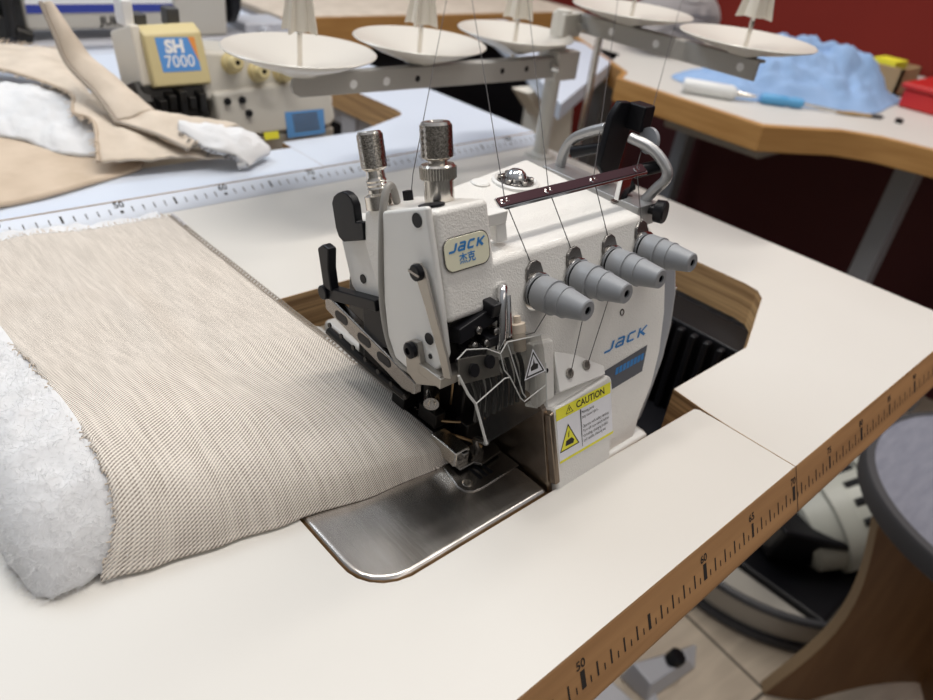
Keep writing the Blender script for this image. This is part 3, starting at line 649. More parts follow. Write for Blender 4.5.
# ------------------------------------------------------------------ padded strip under the foot
pf = thing('padded_fabric', (46, 33, 0), 'beige woven fabric strip with white batting lying under the presser foot', 'fabric')
XL, XR = 37.7, 54.9
def front_y(u): return catmull_f([(0, 17.2), (.1, 16.6), (.25, 16.0), (.41, 15.4), (.7, 14.5), (1, 14.1)], u)
def catmull_f(tab, u): return interp(tab, u)
def height(u): return .62 + 3.5 * (1 - max(u, 0) ** 1.5) ** .95
PROF = [V((4.5, .06, 0)), V((1.8, .05, 0)), V((0, .12, 0)), V((.12, .62, 0)), V((.62, 1.45, 0)), V((1.6, 2.45, 0)), V((3.2, 3.4, 0)), V((6.2, 4.0, 0)), V((9.5, 3.9, 0)), V((13, 3.4, 0)), V((19, 2.2, 0)), V((28, 1.45, 0)), V((37.5, 1.1, 0))]
WK = [0, .03, .07, .10, .14, .19, .26, .35, .44, .53, .68, .84, 1]
def ysec(u, w, H=None, y0=None):
    """cross-section: w 0 = under the front, .07 = front contact, .35 = crown, 1 = rear edge"""
    H = height(u) if H is None else H; y0 = front_y(u) if y0 is None else y0
    for i in range(len(WK) - 1):
        if w <= WK[i + 1]: break
    t = (i + (w - WK[i]) / (WK[i + 1] - WK[i])) / (len(PROF) - 1); p = catmull(PROF, t)
    dy, z = p.x, p.y; k = max(H / 4.1, .12)
    sc_ = lerp(max(k, .35), 1, min(1, dy / 14)) if w > .07 else 1
    ye = y0 + dy * sc_; ye = y0 + (ye - y0) * (lerp(1, (53.0 - y0) / 37.5, min(1, dy / 37.5)))
    zz = z * k + (1 - k) * .62 * min(1, dy / 1.2) * (1 if w > .07 else 0) * (1 - .5 * max(0, dy - 20) / 20)
    return ye, max(zz, .05)
def fabric_pt(u, w):
    y, z = ysec(u, w); y0 = front_y(u)
    x = lerp(XL, XR, u)
    x -= 1.9 * math.exp(-max(0, y - y0) / 1.0) * (1 - u) ** 4 * (1 if w > .03 else .6)
    if w > .12:
        k = min(1, (w - .12) / .2) * min(1, (1 - u) * 5 + .12)
        z += k * (.13 * math.sin(u * 9 + y * .45) + .22 * fn(x, y, 1, .16) + .08 * math.sin((x * .8 - y * .5)) * (1 - u))
        z -= .5 * k * math.exp(-((x - 47 - (y - 30) * .10) / 1.2) ** 2) * math.exp(-((y - 34) / 8) ** 2)
        z += .28 * k * math.exp(-((x - 44.8 - (y - 30) * .10) / 1.0) ** 2) * math.exp(-((y - 35) / 9) ** 2)
        z += .25 * k * math.exp(-((y - 42 + (x - 40) * .25) / .7) ** 2) * math.exp(-((x - 42) / 5) ** 2)
    return V((x, y, max(z, .06)))
NU, NV = 60, 130
cum = [0.0]
for j in range(NV):
    a_ = ysec(.4, j / NV); b_ = ysec(.4, (j + 1) / NV); cum.append(cum[-1] + math.hypot(a_[0] - b_[0], a_[1] - b_[1]))
def cover_pt(u, w):
    p = fabric_pt(u, w)
    if u == 0: p.x += .22 * fn(p.y * 2.2, 0, 3) + .05 * random.uniform(-1, 1)
    if w == 1: p.y += .25 * fn(p.x * 2.2, 5, 3) + .06 * random.uniform(-1, 1)
    return p
b = MB().grid(cover_pt, NU, NV, uvfn=lambda u, w: (lerp(0, XR - XL, u), cum[min(NV, round(w * NV))]))
b.build('fabric_cover', 'weave', pf, solid=.14, angle=80)
# batting core: sticks out on the left (rounded end) and at the rear
XB = 32.9
def bat_pt(t, v):
    x = lerp(XB, 54.3, t ** 1.25)
    if x < XL:
        d = min(1, (x - XB) / 3.0); e = max(.03, math.sqrt(max(0, 1 - (1 - d) ** 2))); u = 0
        y0 = front_y(0) + .25 + (1 - e) * 3.2; H = height(0) * e * .98
    else: u = min(1, (x - XL) / (XR - XL)); e = 1; y0 = None; H = None
    if v < .8:
        w = v / .8
        if x < XL:
            y, z = ysec(0, w, H, y0); q = V((x - 1.6 * math.exp(-max(0, y - y0) / 1.0) * (1 if w > .03 else .6) * d, y, z))
        else:
            q = fabric_pt(u, w); k = min(1, (x - XL) / .8)
            q = q + V((0, .22 * k * (1 if w < .3 else 0), -.24 * k * (1 if w > .05 else -.1)))
        if w > .94: q.y += (w - .94) / .06 * 2.3
    else:
        k = (v - .8) / .2; yf = ysec(u, 0, H, y0)[0]
        q = V((x - k * .9, lerp(55.0, yf, k), .05))
    n = .26 * (fn(q.x, q.y, q.z, .8) + .6 * fn(q.x, q.y, q.z, 2.0)) * (1 if x < XL - .3 or q.y > 53.4 else 0)
    return V((q.x + n * .5, q.y + n * .6, max(q.z + n, .05)))
b = MB().grid(bat_pt, 60, 170, wrapv=True); vs = b.last; b.face(vs[0][::-1]); b.face(vs[-1])
b.build('batting', 'batting', pf, angle=80)
b = MB(); cnt = 0
while cnt < 8000:
    t, v = random.random(), random.uniform(.02, .80); p = bat_pt(t, v)
    vis = p.x < XL - .1 or p.y > 53.2
    if not vis: continue
    q1, q2 = bat_pt(min(1, t + .004), v), bat_pt(t, min(.8, v + .004)); n = (q1 - p).cross(q2 - p)
    if n.length < 1e-9: cnt += 1; continue
    n.normalize(); n = n if n.z > 0 or abs(n.z) < .3 and n.y < 0 else -n
    d = (n * random.uniform(-.02, .28) + V((random.uniform(-1, 1), random.uniform(-1, 1), random.uniform(-.5, .6))) * .34); e_ = V((random.uniform(-1, 1), random.uniform(-1, 1), random.uniform(-.6, .6))) * .35
    pts = [p, p + d * .5 + e_ * .2, p + d + e_ * .6]
    b.tube([V((a.x, a.y, max(a.z, .08))) for a in pts], .006, 3); cnt += 1
o = b.build('batting_fibres', 'batting', pf, fixn=False); o['kind'] = 'stuff'
# serged edge along the right side
b = MB(); pts = []
for k in range(900):
    w = .10 + .90 * k / 899; p = fabric_pt(1, w); a = k * 2 * PI / 7.2
    pts.append(p + V((.10 + .17 * math.cos(a), 0, .02 + .15 * math.sin(a))))
b.tube(pts, .055, 5)
pts = [fabric_pt(1, .1 + .9 * k / 120) + V((-.12, 0, .06)) for k in range(121)]; b.tube(pts, .06, 5)
b.build('serged_edge', 'thread', pf)
p = fabric_pt(1, 1); b = MB(); b.tube([p + V((.15 + .13 * math.cos(k * .9), -2.6 + k * .045, .14 + .13 * math.sin(k * .9))) for k in range(62)], .06, 5); b.build('chain_tail', 'sticker', pf)
b = MB()
for k in range(150):
    if k < 75: p = cover_pt(0, .12 + .88 * k / 74); d = V((-random.uniform(.06, .25), random.uniform(-.15, .15), random.uniform(-.12, .1)))
    else: p = cover_pt((k - 75) / 74, 1); d = V((random.uniform(-.25, .25), random.uniform(.15, .6), random.uniform(-.2, .25)))
    b.tube([p + V((0, 0, .02)), p + d * .5 + V((random.uniform(-.1, .1), random.uniform(-.1, .1), .08)), p + d], .03, 4)
o = b.build('frayed_threads', 'fray', pf); o['kind'] = 'stuff'

# ------------------------------------------------------------------ fabric pile on the table behind
def sheet(P0, P1, nu, nv, amp=.15, mid=None, sc=.35):
    def f_(u, w):
        a, c = catmull(P0, w), catmull(P1, w)
        if mid is not None:
            m_ = catmull(mid, w); p = a * ((1 - u) * (1 - 2 * u)) + m_ * (4 * u * (1 - u)) + c * (u * (2 * u - 1))
        else: p = a.lerp(c, u)
        n = amp * fn(p.x, p.y, p.z * .3, sc) + amp * .4 * fn(p.x, p.y, 7, sc * 3)
        return p + V((0, 0, n))
    return MB().grid(f_, nu, nv)
def vv(*a): return [V(p) for p in a]
def up(P, d): return [p + V((0, 0, d)) for p in P]
def fray(path, n, d, m, par, nm='frayed_threads'):
    b = MB()
    for k in range(n):
        p = catmull(path, random.random()); q = V(d) + V((random.uniform(-.5, .5), random.uniform(-.5, .5), random.uniform(-.3, .3)))
        b.tube([p, p + q * .5 + V((0, 0, .1)), p + q], .045, 4)
    o = b.build(nm, m, par); o['kind'] = 'stuff'
rf = thing('padded_fabric', (50, 70, .84), 'crumpled beige padded fabric with white batting lying flat on the table behind', 'fabric')
AF = vv((34, 58.2, 1.35), (40.1, 58.9, 1.3), (43.1, 59.6, 1.25), (47.3, 60.3, 1.25), (52.6, 62.1, 1.25), (56.6, 63.6, 1.2))
b = sheet(AF, vv((30, 86, 2.0), (38, 86, 2.1), (43, 86, 2.1), (48, 86, 2.1), (55, 84, 2.0), (58.5, 68.6, 1.5)), 24, 44, .12, mid=vv((31, 70, 2.4), (38, 70, 2.4), (43, 70, 2.4), (48, 71, 2.2), (54, 71, 2.0), (58, 66, 1.5)))
b.build('fabric_cover', 'beige', rf, solid=.3, angle=80)
BB = vv((40, 86, 4.3), (46.7, 85.5, 4.6), (50.5, 85.3, 4.7), (53.9, 83.0, 4.6), (56.4, 80.2, 4.3), (56.0, 73, 4.0)); BFr = vv((40, 75.5, 2.3), (44.3, 75.2, 2.3), (47.3, 73.6, 2.2), (49.4, 70.8, 2.2), (50.8, 67.8, 2.1), (53.7, 66.4, 2.0))
mid = [a.lerp(c, .55) + V((0, 0, 1.0)) for a, c in zip(BB, BFr)]
sheet(BB, BFr, 26, 50, .5, mid=mid, sc=.5).build('batting', 'batting', rf, solid=1.0, angle=80)
CL = vv((44, 91, 4.8), (48.8, 89.0, 5.0), (51.6, 87.4, 5.2), (55.0, 77.1, 5.2), (53.6, 71.4, 4.8), (54.4, 68.2, 4.6), (52.6, 62.9, 2.6)); CR = vv((52, 106, 4.4), (56, 102, 4.6), (60.4, 96.1, 4.8), (57.6, 79.5, 4.8), (57.6, 71.2, 4.0), (59.6, 65.6, 3.0), (65.7, 61.3, 1.8))
mid = [a.lerp(c, .5) + V((0, 0, h)) for a, c, h in zip(CL, CR, (.3, .4, .5, .5, .3, .1, .25))]
b = sheet(CL, CR, 22, 60, .3, mid=mid, sc=.55); b.build('fabric_fold', 'beige2', rf, solid=.22, angle=80)
b = MB(); b.tube([catmull(CL, .3 + .7 * k / 50) + V((-.1, 0, .05)) for k in range(51)], .2, 7); b.build('seam_edge', 'seam', rf)
fray(CL, 90, (-.5, -.2, 0), 'fray', rf); fray(CR[:3], 60, (.3, .6, .3), 'fray', rf)
st_ = thing('padded_fabric', (60, 68, 3), 'long beige piped fabric strip standing up against the cream machine behind', 'fabric')
DL = vv((54.0, 77.2, 13.9), (54.3, 75.6, 11.2), (54.6, 74.0, 8.7), (55.8, 71.0, 6.6), (56.4, 68.0, 4.5)); DR = vv((55.3, 77.2, 13.5), (56.2, 75.8, 11.1), (57.2, 74.4, 9.1), (58.9, 71.8, 7.2), (60.6, 68.6, 5.1))
mid = [a.lerp(c, .5) + V((0, -.5, .35)) for a, c in zip(DL, DR)]
b = sheet(DL, DR, 12, 34, .2, mid=mid, sc=.6); b.build('fabric_cover', 'beige2', st_, solid=.5, angle=80)
EB = vv((60.4, 68.4, 5.1), (64.4, 66.7, 4.6), (68.0, 64.9, 3.9)); EF = vv((56.4, 68.0, 4.5), (59.0, 64.6, 3.9), (60.6, 61.6, 3.2))
mid = [a.lerp(c, .5) + V((0, 0, .35)) for a, c in zip(EB, EF)]
sheet(EB, EF, 14, 24, .2, mid=mid, sc=.6).build('fabric_flap', 'beige2', st_, solid=.35, angle=80)
b = MB(); b.tube([catmull(DL, k / 30) + V((-.12, 0, .02)) for k in range(31)] + [catmull(EF, k / 20) + V((0, -.08, .02)) for k in range(1, 21)], .2, 8); b.build('piping', 'thread', st_)
WB_ = vv((61.8, 65.6, 4.6), (66.2, 64.6, 4.2), (68.9, 63.0, 3.3), (69.8, 61.6, 1.7), (67.4, 60.6, 1.15)); WF = vv((61.0, 64.4, 4.1), (62.8, 60.9, 3.1), (64.9, 59.8, 2.5), (66.0, 59.2, 1.6), (65.0, 59.6, 1.1))
mid = [a.lerp(c, .5) + V((0, 0, h)) for a, c, h in zip(WB_, WF, (.5, .5, .4, .3, .05))]
sheet(WB_, WF, 18, 40, .3, mid=mid, sc=.8).build('batting', 'batting', st_, solid=.7, angle=80)
fray(WF[:3], 26, (-.6, -.5, -.1), 'sewthread', st_, 'loose_threads')

# ------------------------------------------------------------------ second overlock machine (on the rear table)
O2 = V((0, 69.8, .84))
def G(x, a, off=0.0): return F(x, a, off, O2)
rm = thing('overlock_machine', (72, 80, .84), 'older cream overlock machine with a yellowed head cover on the table behind', 'sewing machine')
b = MB(); b.box((58.5, 69.6, -8), (83.2, 89, .6)); b.build('base', 'creammetal', rm, bevel=.3)
P = [(68.2, -.2), (82.6, -.2), (83.6, .6), (83.4, 4.6), (82.6, 5.6), (68.2, 4.9)]
b = MB().prism([G(x, a, .35) for x, a in P], [V((x, 86, .84 + a * .9)) for x, a in P]); b.build('looper_cover', 'creammetal', rm, bevel=.5, seg=3)
P = [(67.5, 4.0), (80.6, 4.4), (81.4, 5.4), (81.0, 7.2), (79.5, 8.5), (67.5, 9.5)]
b = MB().prism([G(x, a, -.3) for x, a in P], [V((x, 80, .84 + a * .92)) for x, a in P]); b.build('arm', 'creammetal', rm, bevel=.6, seg=3)
P = [(81, 1), (85.0, 1.2), (85.6, 3.2), (84.6, 6), (82, 7.2)]
MB().prism([G(x, a, -2.5) for x, a in P], [V((x, 88, .84 + a)) for x, a in P]).build('end_cover', 'cream', rm, bevel=.6)
hp = [(6.2, 1.0), (12.3, .6), (12.6, 7), (6.5, 7.5)]
MB().prism([Sd(61.2, a, q, O2) for a, q in hp], [Sd(62.3, a, q, O2) for a, q in hp]).build('head_casing', 'cream', rm, bevel=.3)
hp = [(5.95, 0), (11.15, 0), (12.3, 1.2), (12.4, 6), (6.0, 6)]
hc = MB().prism([Sd(62.1, a, q, O2) for a, q in [(5.95, -.1), (11.15, -.1), (12.3, 1.2), (12.4, 6), (6.0, 6)]], [Sd(68.45, a + .15 if a > 7 else a, q - .1, O2) for a, q in hp]).build('head_cover', 'creamcover', rm, bevel=.25, seg=3)
bd = MB().flat([G(63.3, 7.4, .13), G(67.5, 7.35, .13), G(67.5, 10.75, .13), G(63.2, 10.85, .13)]).build('badge', 'badgeblue', hc, fixn=False)
MB().flat([G(66.75, 10.78, .15), G(67.5, 10.76, .15), G(67.5, 8.2, .15)]).build('badge_corner', 'orange', bd, fixn=False)
b = MB(); b.text('SH', 1.75, G(65.1, 9.85, .16), EX, E1, bold=.09); b.text('7000', 1.75, G(65.35, 8.35, .16), EX, E1, sx=.95, bold=.01); b.build('badge_lettering', 'white', bd, fixn=False)
b = MB(); b.prism([G(61.0, 6.3, -1), G(61.8, 2.6, -.5), G(67.6, 2.6, -.3), G(67.6, 6.0, -.5)], [G(61.0, 6.3, -6), G(61.8, 2.0, -6), G(67.6, 2.0, -6), G(67.6, 6.0, -6)])
for k in range(5): b.box(G(62.0 + k * 1.1, 3 + .5 * (k % 2), .25), G(62.8 + k * 1.1, 5.2 + .4 * (k % 3), -1))
b.build('needle_mechanism', 'mech', rm, bevel=.1)
b = MB(); b.prism([Sd(60.5, a, q, O2) for a, q in [(6.8, 1.5), (4.6, .5), (2.2, 1.5), (2.4, 6), (6.6, 9)]], [Sd(61.8, a, q, O2) for a, q in [(6.8, 1.5), (4.6, .5), (2.2, 1.5), (2.4, 6), (6.6, 9)]]); b.build('presser_arm', 'mech', rm, bevel=.1)
b = MB(); b.box(Sd(61.2, 12.2, 2.2, O2), Sd(62.4, 15.6, 3.6, O2)); b.build('head_lever', 'white', rm, bevel=.3)
b = MB(); b.box(Sd(62.6, 12.2, 3, O2), Sd(64, 14.2, 4.4, O2)); b.box(Sd(66, 12.2, 2.4, O2), Sd(67.4, 14.6, 3.6, O2)); b.build('head_post', 'darkgrey', rm, bevel=.2)
for x, a in ((71.3, 7.95), (74.3, 6.85), (77.4, 6.6)):
    k = MB().lathe(G(x, a, -.3), -E2 - E1 * .1 - EX * .12, [(0, 1.15), (.2, 1.2), (.3, .95), (1.1, .98), (1.15, 1.05), (1.3, 1.05), (1.35, .85), (2.3, .72), (2.4, .62), (2.4, .27), (1.9, .26), (1.9, 0)], 28).build('tension_dial', 'cream', rm)
    k.data.materials[0] = M['dish'] if False else M['creamcover']
    MB().lathe(G(x, a, -.3), -E2 - E1 * .1 - EX * .12, [(1.95, 0), (1.95, .25), (2.35, .25)], 16, cap=False).build('dial_hole', 'black', k)
bl_ = MB().flat([G(76.3, -.9, .42), G(81.6, -.9, .42), G(81.9, 2.0, .42), G(76.5, 2.1, .42)]).build('blue_label', 'labelblue', rm, fixn=False)
b = MB()
for k in range(6): b.flat([G(77.4, -.3 + k * .36, .44), G(80.9, -.3 + k * .36, .44), G(80.9, -.08 + k * .36, .44), G(77.4, -.08 + k * .36, .44)])
b.build('label_lines', 'darklabel', bl_, fixn=False)
MB().flat([G(73.3, -.75, .40), G(75.2, -.75, .40), G(75.2, .1, .40), G(73.3, .1, .40)]).build('yellow_label', 'yellow', rm, fixn=False)
b = MB()
for x, a in ((69.6, 3.9), (71.4, 3.9), (71.9, 2.4)): b.lathe(G(x, a, .3), -E2, [(0, .4), (.4, .4), (.5, .3)], 14)
b.build('cover_bolt', 'black', rm)

# ------------------------------------------------------------------ thread stand at the end of the front table
ts = thing('thread_stand', (102.7, 51.9, 0), 'ivory thread stand with five spool dishes at the far end of the front table', 'thread stand')
b = MB(); b.lathe((102.7, 51.9, 0), (0, 0, 1), [(0, 1.9), (.25, 1.9), (.4, 1.0), (.9, .95), (17.2, .95), (17.3, .8)], 24); b.build('post', 'postwhite', ts)
lp = [(66.9, 12.55), (66.2, 12.2), (65.95, 11.55), (66.2, 10.85), (66.9, 10.5), (103.2, 9.9), (103.2, 12.2)]; b = MB(); b.prism([V((x, 50.7, z)) for x, z in lp], [V((x, 51.1, z)) for x, z in lp]); b.box((67, 51.1, 12.0), (103.2, 52.3, 12.3)); b.build('left_bar', 'standgrey', ts, bevel=.1)
b = MB(); b.box((104.5, 27.6, 15.0), (104.9, 52.8, 17.0)); b.box((104.9, 27.6, 16.7), (106.0, 52.8, 17.0)); b.build('right_bar', 'standgrey', ts, bevel=.15)
b = MB(); b.box((101.2, 50.3, 9.6), (105.2, 53.6, 12.9)); b.box((101.8, 50.8, 14.4), (105.0, 52.9, 17.0)); b.build('clamp', 'postwhite', ts, bevel=.2)
b = MB(); b.cyl((100.8, 50.6, 11.2), (101.2, 49.9, 11.2), .5, seg=12); b.cyl((103.6, 50, 15.6), (104.6, 49.9, 15.6), .5, seg=12); b.build('clamp_bolt', 'chrome', ts)
for x in (72.6, 76.5): MB().lathe((x, 50.69, 11.3), (0, -1, 0), [(0, .42), (.02, .42)], 18).build('bar_hole', 'white', ts)
for y in (46, 39.8, 29.4): MB().lathe((104.49, y, 16.0), (-1, 0, 0), [(0, .42), (.02, .42)], 18).build('bar_hole', 'white', ts)
for x in (80.4, 92.5, 96.4): MB().lathe((x, 50.69, 11.3), (0, -1, 0), [(0, .32), (.02, .32)], 14).build('bar_slot', 'black', ts)
for x, y, z in ((67.0, 51.0, 12.4), (81.6, 52.2, 12.4), (96.9, 53.6, 12.4), (105.4, 44.4, 17.0), (105.2, 29.9, 17.0)):
    zr = 2.1 if z < 15 else 1.5
    d = MB().lathe((x, y, z), (0, 0, 1), [(0, .9), (.1, 1.5), (.25, 1.7), (zr * .55, 4.4), (zr, 6.65), (zr + .12, 6.75), (zr + .2, 6.65), (zr * .62 + .15, 4.4), (.5, 1.6), (.42, .6), (.42, 0)], 56).build('spool_dish', 'dish', ts)
    MB().cyl((x, y, z - .8), (x, y, z + 9), .24, seg=12).build('spool_pin', 'nickel', d)
    b = MB(); c0 = z + (3.6 if z < 15 else 3.4)
    for k in range(4):
        a = k * PI / 2 + .5; dx, dy = math.cos(a), math.sin(a); px, py = -dy * .12, dx * .12
        A = [V((x + dx * r + px, y + dy * r + py, c0 + h)) for r, h in ((.25, .3), (1.75, 0), (1.75, .1), (.75, 5.4), (.25, 5.5))]
        b.prism(A, [p - V((px * 2, py * 2, 0)) for p in A])
    b.lathe((x, y, c0 + .2), (0, 0, 1), [(0, .3), (0, 1.0), (5.2, .5), (5.2, .3)], 16)
    b.build('spool_cone', 'cream', d, bevel=.04)

# ------------------------------------------------------------------ third row: table with lockstitch machine
t3 = thing('sewing_table', (56, 140, ZF), 'white sewing table in the far row carrying the striped machine', 'table')
MB().box((4, 112.5, -2.6), (109, 166, .6)).build('tabletop', 'laminate_cool', t3, bevel=.2)
for lx in (16, 99):
    g = MB(); g.box((lx - 2.5, 137, ZF + 4), (lx + 2.5, 141, -2.7)); g.box((lx - 3, 118, ZF + .4), (lx + 3, 160, ZF + 4)); g.build('leg', 'floorgrey', t3, bevel=.4)
jm = thing('lockstitch_machine', (75, 122, .6), 'pale lockstitch machine with blue striped arm in the far row', 'sewing machine')
b = MB(); b.box((52, 115, .6), (108, 132, 1.5)); b.build('bed', 'guardgrey', jm, bevel=.3); jm.children[0].data.materials[0] = M['floorgrey']
b = MB(); b.box((62.2, 117, 2.9), (93, 125, 10.8)); b.box((84, 116.5, 1.5), (93, 126, 11)); arm3 = b.build('arm', 'creammetal', jm, bevel=.6, seg=3)
MB().box((62.6, 116.9, 5.35), (84, 117.02, 6.5)).build('blue_stripe', 'badgeblue', arm3).data.materials[0] = mat('stripe_navy', (.03, .05, .32), .4)
MB().box((62.6, 116.92, 6.55), (84, 117.02, 9.6)).build('upper_panel', 'white', arm3)
b = MB(); b.text('JUKI', 1.7, (74.3, 116.9, 4.1), (1, 0, 0), (0, 0, 1), bold=.06, sx=1.15); b.build('lettering', 'ink', arm3, fixn=False)
b = MB(); b.box((55.6, 117, 3.2), (62.1, 124, 11)); b.cyl((57, 116.6, 8), (57, 116.6, 1.8), .8); b.cyl((60, 116.4, 9), (60, 116.4, 2.4), .9); b.box((57.6, 115.8, 2.2), (59.4, 117, 5.2)); b.cyl((60.4, 116.4, 3.0), (62.5, 116.4, 2.2), 1.0); b.build('needle_head', 'mech', jm, bevel=.2)
MB().lathe((93, 121, 7), (1, 0, 0), [(0, 1.2), (1.0, 1.2), (1.0, 3.9), (1.4, 4.3), (2.6, 4.3), (3.0, 3.8), (2.2, 2.4), (2.4, 0)], 36).build('handwheel', 'black', jm)
b = MB(); b.box((97, 118, .6), (106, 126, 3.0)); b.cyl((100, 117.5, 2.0), (100, 115.5, 2), .8, seg=14); b.build('bobbin_winder', 'floorgrey', jm, bevel=.3)

# far wooden-edged table and white corner table
_ = 0
ft = thing('work_table', (150, 160, ZF), 'pale far table with wooden edge seen behind the spool dishes', 'table')
MB().box((116, 138, -1.2), (214, 190, 0)).build('tabletop', 'beige2', ft, bevel=.1)
MB().box((115.4, 137.4, -7), (214, 138, -.1)).build('edge_board', 'oak', ft, bevel=.1)
b = MB()
for x, y in ((119, 143), (210, 143), (119, 186), (210, 186)): b.box((x - 2, y - 2, ZF), (x + 2, y + 2, -1.3))
b.build('leg', 'oak', ft)
MB().box((112, 139, ZF), (214, 140.5, -1.3)).build('gap_shade_panel', 'black', ft)  # black sheet added to give the darkness below and before this table
ct = thing('sewing_table', (140, 100, ZF), 'plain white table with splayed cream leg behind the thread stand post', 'table')
P = [(125.5, 68.5), (173, 93), (173, 130), (165, 130), (147, 100)]
MB().prism([V((x, y, -2.8)) for x, y in P], [V((x, y, 0)) for x, y in P]).build('tabletop', 'laminate_cool', ct, bevel=.2)
b = MB(); L_ = [(134, -2.9), (148, -2.9), (150, -16), (150, ZF), (138.5, ZF), (138.5, -17), (139.5, -8)]; b.prism([V((x, 84, z)) for x, z in L_], [V((x, 88, z)) for x, z in L_]); b.build('leg', 'cream', ct, bevel=.3)
b = MB(); b.box((163, 105, ZF), (168, 110, -2.9)); b.build('leg', 'cream', ct, bevel=.3)
sr = MB().cyl((120.9, 60, ZF), (120.9, 60, 15), .55, seg=12).build('steel_rod', 'nickel'); tag(sr, 'thin upright steel rod just right of the thread stand post', 'rod')

# ------------------------------------------------------------------ right workbench
wb = thing('work_bench', (195, 60, ZF), 'white workbench with thick oak edge against the maroon wall', 'workbench')
edge = [(182, 118), (158.5, 81.5), (152.4, 78.2), (151.6, 46.6), (157.5, 42.9), (164.5, 38.9), (168.5, 33.5), (170.6, 25), (171, 8), (245, 8), (245, 118)]
ei = [(183, 117), (159.2, 80.5), (153.4, 77.4), (153.0, 47.4), (158.2, 44.1), (165.4, 39.9), (169.6, 34.1), (171.8, 25.2), (172.2, 9), (245, 9), (245, 117)]
MB().prism([V((x, y, -3.4)) for x, y in ei], [V((x, y, 0)) for x, y in ei]).build('tabletop', 'laminate', wb, bevel=.08)
A = edge[:9]; Bi = ei[:9]; ring_ = A + Bi[::-1]
MB().prism([V((x, y, -4.4)) for x, y in ring_], [V((x, y, .03)) for x, y in ring_]).build('edge_band', 'oak', wb, bevel=.25)
for lx, ly in ((186, 32), (232, 20), (186, 105), (232, 105)):
    g = MB(); g.prism([V((lx - 2.2, ly - 2, -4.5)), V((lx + 2.6, ly - 2, -4.5)), V((lx - 1.5, ly - 2, ZF)), V((lx - 6.5, ly - 2, ZF))], [V((lx - 2.2, ly + 2, -4.5)), V((lx + 2.6, ly + 2, -4.5)), V((lx - 1.5, ly + 2, ZF)), V((lx - 6.5, ly + 2, ZF))]); g.build('leg', 'guardgrey', wb, bevel=.3)
MB().box((166, 52, -9.5), (186, 74, -4.5)).build('drawer', 'standgrey', wb, bevel=.4)
MB().box((238, -20, ZF), (245.5, 130, -8)).build('wall_shade_panel', 'maroon', wb).data.materials[0] = mat('shaded_maroon', (.07, .010, .012), .7)  # added sheet, its dark maroon stands in for wall shade under the bench
# crumpled blue cloth
def cloth(u, w):
    a = w * 2 * PI; r = (1 - u)
    rx, ry = 25 * (1 + .10 * math.sin(3 * a + 1)), 13.5 * (1 + .12 * math.sin(4 * a))
    dx, dy = r * rx * math.cos(a), r * ry * math.sin(a)
    x, y = 183 + dx * .86 + dy * .50, 58.5 - dx * .50 + dy * .86
    G = lambda px, py, h, q: h * math.exp(-((x - px) ** 2 + (y - py) ** 2) / (2 * q * q))
    h = 2.6 + G(193, 67, 9.5, 7) + G(196, 51, 6.5, 4.5) + G(177, 61, 3.5, 6) + G(185, 56, 2.5, 5)
    h += 3.0 * abs(fn(x, y, 9, .13)) + 2.6 * abs(fn(x + y * .8, y - x * .5, 2, .2)) + 1.0 * abs(fn(x, y, 5, .5)) - 1.2
    return V((x, y, max(.12, .15 + h * (1 - r ** 3))))
b = MB().grid(cloth, 46, 90, wrapv=True); bmesh.ops.remove_doubles(b.bm, verts=b.bm.verts, dist=.01)
tag(b.build('cloth', 'denim', angle=70), 'crumpled light blue cloth heaped on the workbench', 'cloth')
sd = thing('screwdriver', (170, 49.5, 0), 'blue handled screwdriver lying on the workbench beside the blue cloth', 'screwdriver')
d = V((9.5, -10.2, 0)).normalized(); p = V((166.0, 55.5, 1.0))
MB().lathe(p, d, [(0, 0), (.1, .7), (.8, 1.0), (4.5, .95), (5.2, .75), (6, .95), (7.6, .85), (8, .4)], 16).build('handle', 'tool_blue', sd)
MB().cyl(p + d * 7.9, p + d * 16.5 - V((0, 0, .6)), .28, seg=10).build('blade', 'nickel', sd)
d2 = V((8.2, -7.2, 0)).normalized(); p = V((175.5, 45.0, .45))
tw = thing('brush', (178, 42, 0), 'small brown handled brush lying before the blue cloth on the workbench', 'brush')
MB().lathe(p, d2, [(0, 0), (.05, .25), (3, .42), (5.5, .3), (5.6, .34), (6.6, .34)], 12).build('handle', 'card', tw)
MB().lathe(p, d2, [(6.6, .34), (8.4, .36), (9.2, .1)], 12).build('bristles', 'darkgrey', tw)
gt = thing('glue_bottle', (163, 63, 0), 'milky plastic bottle lying on the workbench beside the blue cloth', 'bottle')
d3 = V((8, -11.5, 0)).normalized(); p = V((156.6, 66.2, 1.35))
MB().lathe(p, d3, [(0, 0), (0, 1.1), (.2, 1.3), (8.8, 1.3), (9.6, .8), (9.8, .5)], 20).build('body', 'clear', gt)
MB().lathe(p, d3, [(9.8, .55), (11, .5), (13.2, .2), (13.2, 0)], 14).build('nozzle', 'nickel', gt)
rb = thing('red_box', (207, 31, 0), 'red plastic box at the right end of the workbench', 'box')
b = MB(); b.box((198.5, 28, 0), (216, 42.6, 3.6)); b.build('body', 'red', rb, bevel=.5)
MB().box((197.9, 27.4, 3.6), (216.6, 43.2, 4.7)).build('lid', 'red', rb, bevel=.4)
cb = thing('cardboard_box', (212, 50, 0), 'small open cardboard box behind the blue cloth', 'box')
b = MB(); b.box((207, 46.5, 0), (217, 47.1, 5.6)); b.box((207, 46.5, 0), (207.6, 55, 5.6)); b.box((207, 54.4, 0), (217, 55, 5.6)); b.box((216.4, 46.5, 0), (217, 55, 5.6)); b.box((207, 46.5, 0), (217, 55, .5)); b.build('body', 'card', cb)
MB().box((208, 49, 4.4), (215, 54, 6.4)).build('yellow_pad', 'yellow', cb)
